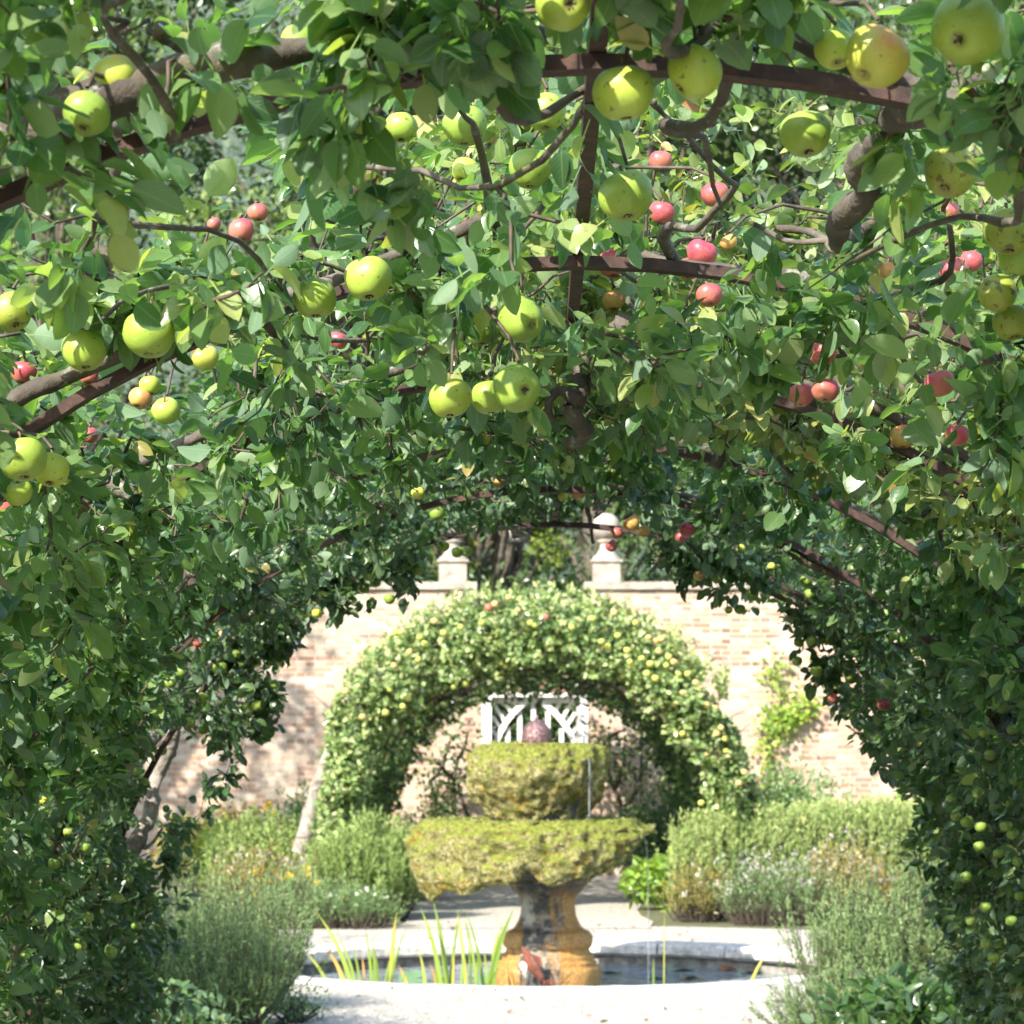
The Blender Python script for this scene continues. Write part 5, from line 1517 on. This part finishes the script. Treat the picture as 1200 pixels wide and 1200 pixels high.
def pad(px, py, rx, label, tn, tilt=0.0):
    Y = F * 1.655 / (py - CY)
    c = np.array([(px - CX) * Y / F, Y, -.152 + .03 * tilt])
    g = Geo(); k = 20
    a = np.linspace(.25, 2 * np.pi - .05, k); R = rx * Y / F
    V = np.concatenate([[c], c + np.stack([R * np.cos(a), R * np.sin(a), .012 * np.sin(3 * a) + tilt * R * np.sin(a) + .006], 1)])
    g.add(V, [[0, i + 1, i + 2] for i in range(k - 1)], tint=np.full(k + 1, tn))
    tag(g.build('lily_pad', M['pad'], origin=c), label, 'lily pad', 'water lily pads')
pad(484, 1150, 17, 'green lily pad tilted up in front of the iris, left of the pedestal', .3, .5)
pad(520, 1148, 14, 'dark lily pad floating under the tall iris clump', .2)
pad(415, 1151, 18, 'lily pad under the leftmost iris clump', .45)
pad(572, 1151, 15, 'yellowing lily pad beside the pedestal foot', .6, .3)
pad(715, 1140, 15, 'dark lily pad just right of the pedestal', .1)
pad(832, 1133, 16, 'grey green lily pad in the right of the pond', .15, .25)
pad(854, 1136, 10, 'small brown withered lily pad at the right', 1.0, .3)
pad(800, 1137, 18, 'flat lily pad in the middle of the right water', .5)
pad(810, 1146, 14, 'lily pad nearest the rim on the right', .9)
pad(880, 1140, 16, 'lily pad at the right end of the pond', .6)
pad(770, 1147, 13, 'small lily pad by the thin blades right of the fountain', .4)

# --------------------------------------------------------- trees beyond the wall
def big_tree(X, Y, h, rx, mat, n, label, L=.16, tint=.5, base=.12, trunk=True, cone=False, lumps=70, name='tree', cat='tree', zmin=None):
    t = tag(empty(name, (X, Y, 0)), label, cat, 'trees beyond the wall')
    p = crook(np.stack([np.full(10, X), np.full(10, Y), np.linspace(0, h * .8, 10)], 1), .3, .4, int(X * 3))
    g = Geo(); tubes(g, p[None], np.linspace(.28, .06, 10)[None], 10, bump=.1); 
    lm = lumps
    zz_ = rng.uniform(base, 1, lm) ** .8
    wid = (1 - zz_) * 1.0 + .06 if cone else np.sqrt(np.clip(1 - ((zz_ - .52) / .52) ** 2, .05, 1))
    a = rng.uniform(0, 2 * np.pi, lm); rr = rng.uniform(.35, 1, lm) * wid * rx
    lc = np.stack([X + rr * np.cos(a), Y + rr * np.sin(a), zz_ * h], 1)
    st = p[np.clip((zz_ * 9 * .8).astype(int), 0, 9)]
    tubes(g, np.stack([st, (st + lc) / 2 + rv(lm, .15), lc], 1), np.tile([.07, .05, .02], (lm, 1)), 5)
    g.build('trunk', M['bark'], t)
    k = rng.integers(0, lm, n)
    sz = rng.uniform(.5, 1.1, lm) * rx * (.30 if not cone else .26)
    d = nz(rv(n)); d[:, 2] *= .75
    pos = lc[k] + d * sz[k][:, None] * rng.uniform(.5, 1.05, (n, 1))
    g = Geo()
    tn = np.clip(tint + .12 * rng.normal(0, 1, lm)[k] + rng.normal(0, .14, n), 0, 1)
    leaf_lo(g, pos, d * .4 + rv(n, .6) + np.array([0, 0, -.3]), d + rv(n, .45) + np.array([0, 0, .5]), L * rng.uniform(.6, 1.3, n), L * .6, tn)
    g.build('crown', M[mat], t)
big_tree(-.6, 38.4, 6.6, 1.5, 'gold_leaf', 9000, 'golden leaved tree just behind the wall between the finials', .10, .25, .5, lumps=40)
gx, gy = np.meshgrid(np.linspace(-160, 160, 81), np.linspace(72, 200, 41))
hz = 46 * np.clip((gy - 72) / 60, 0, 1) ** .8
pts = np.stack([gx.ravel(), gy.ravel(), hz.ravel()], 1)
pts[:, 2] += (noise(pts * [1, 1, 0], .06, 2) * 4 + noise(pts * [1, 1, 0], .25, 3) * 2.2 + noise(pts * [1, 1, 0], .8, 4) * 1.2) * np.clip((pts[:, 1] - 72) / 20, 0, 1) - .3
ii = (np.arange(40)[:, None] * 81 + np.arange(80)[None]).ravel()
def _hill(n, pb):
    pos = pos_of(n)
    setp(n, pb, Base_Color=n.ramp(n.math('ADD', n.math('MULTIPLY', n.noise(pos, .35, 5, .7), .6), n.math('MULTIPLY', n.noise(pos, 2.2, 4, .7), .4)), [(.3, (.03, .055, .035)), (.5, (.075, .11, .07)), (.68, (.16, .20, .12))]), Roughness=1.0)
    bump(n, pb, n.noise(pos, 1.6, 5, .7), 1.0, .8)
M['hill'] = simple('wooded_hillside', _hill)
g = Geo(); g.add(pts, None, np.stack([ii, ii + 1, ii + 82, ii + 81], 1)); tag(g.build('hills', M['hill']), kind='structure')
for (X, Y, h, rx, mt, n, lab, L, tn, cone) in [
    (-7.5, 44, 15, 3.6, 'tree_leaf', 20000, 'tall broad leafy tree beyond the wall at far left', .17, .55, False),
    (-3.0, 50, 18, 4.0, 'tree_leaf', 22000, 'tall dark leafy tree beyond the wall left of the gate', .17, .4, False),
    (1.2, 47, 17, 3.6, 'tree_leaf', 22000, 'tall dark leafy tree beyond the wall behind the gate', .17, .3, False),
    (3.6, 52, 18, 3.6, 'conifer', 26000, 'blue green conifer beyond the wall right of the gate', .17, .55, True),
    (6.6, 46, 16, 3.6, 'tree_leaf', 20000, 'pale leafy tree beyond the wall at the right', .17, .6, False),
    (10.5, 50, 17, 4.2, 'conifer', 20000, 'blue green conifer beyond the wall at far right', .18, .5, True),
    (-11.5, 52, 18, 4.4, 'tree_leaf', 18000, 'tall leafy tree beyond the wall beside the far left one', .19, .45, False),
    (-.8, 62, 21, 5.2, 'conifer', 18000, 'tall grey green tree furthest behind the wall', .24, .6, False),
    (6.2, 64, 21, 5.2, 'tree_leaf', 18000, 'tall tree furthest behind the wall on the right', .24, .5, False)]:
    big_tree(X, Y, h, rx, mt, n, lab, L, tn, .1, True, cone)
for (X, Y, h, rx, mt, n, lab, L, tn) in [
    (-6.4, 24.0, 7.5, 1.7, 'lime_bush', 16000, 'sunlit yellow green fruit tree on the far left inside the wall', .11, .5),
    (-8.6, 29.0, 9.5, 2.4, 'tree_leaf', 16000, 'leafy green tree on the far left inside the wall', .13, .65),
    (6.2, 25.0, 7.5, 1.7, 'lime_bush', 16000, 'sunlit yellow green fruit tree on the far right inside the wall', .11, .5),
    (8.4, 30.0, 9.5, 2.4, 'tree_leaf', 16000, 'leafy green tree on the far right inside the wall', .13, .65)]:
    big_tree(X, Y, h, rx, mt, n, lab, L, tn, .25, True, False)
for X, lab in ((-.9, 'dark evergreen shrub behind the gate on the left'), (.5, 'dark evergreen shrub behind the gate on the right')):
    bush('evergreen_shrub', lab, 'bush', (X * 1.6, 37.6, 1.9), (1.7, .7, 2.5), 15000, 'tree_leaf', .10, .5, .3, lumps=40)

bpy.context.view_layer.update()
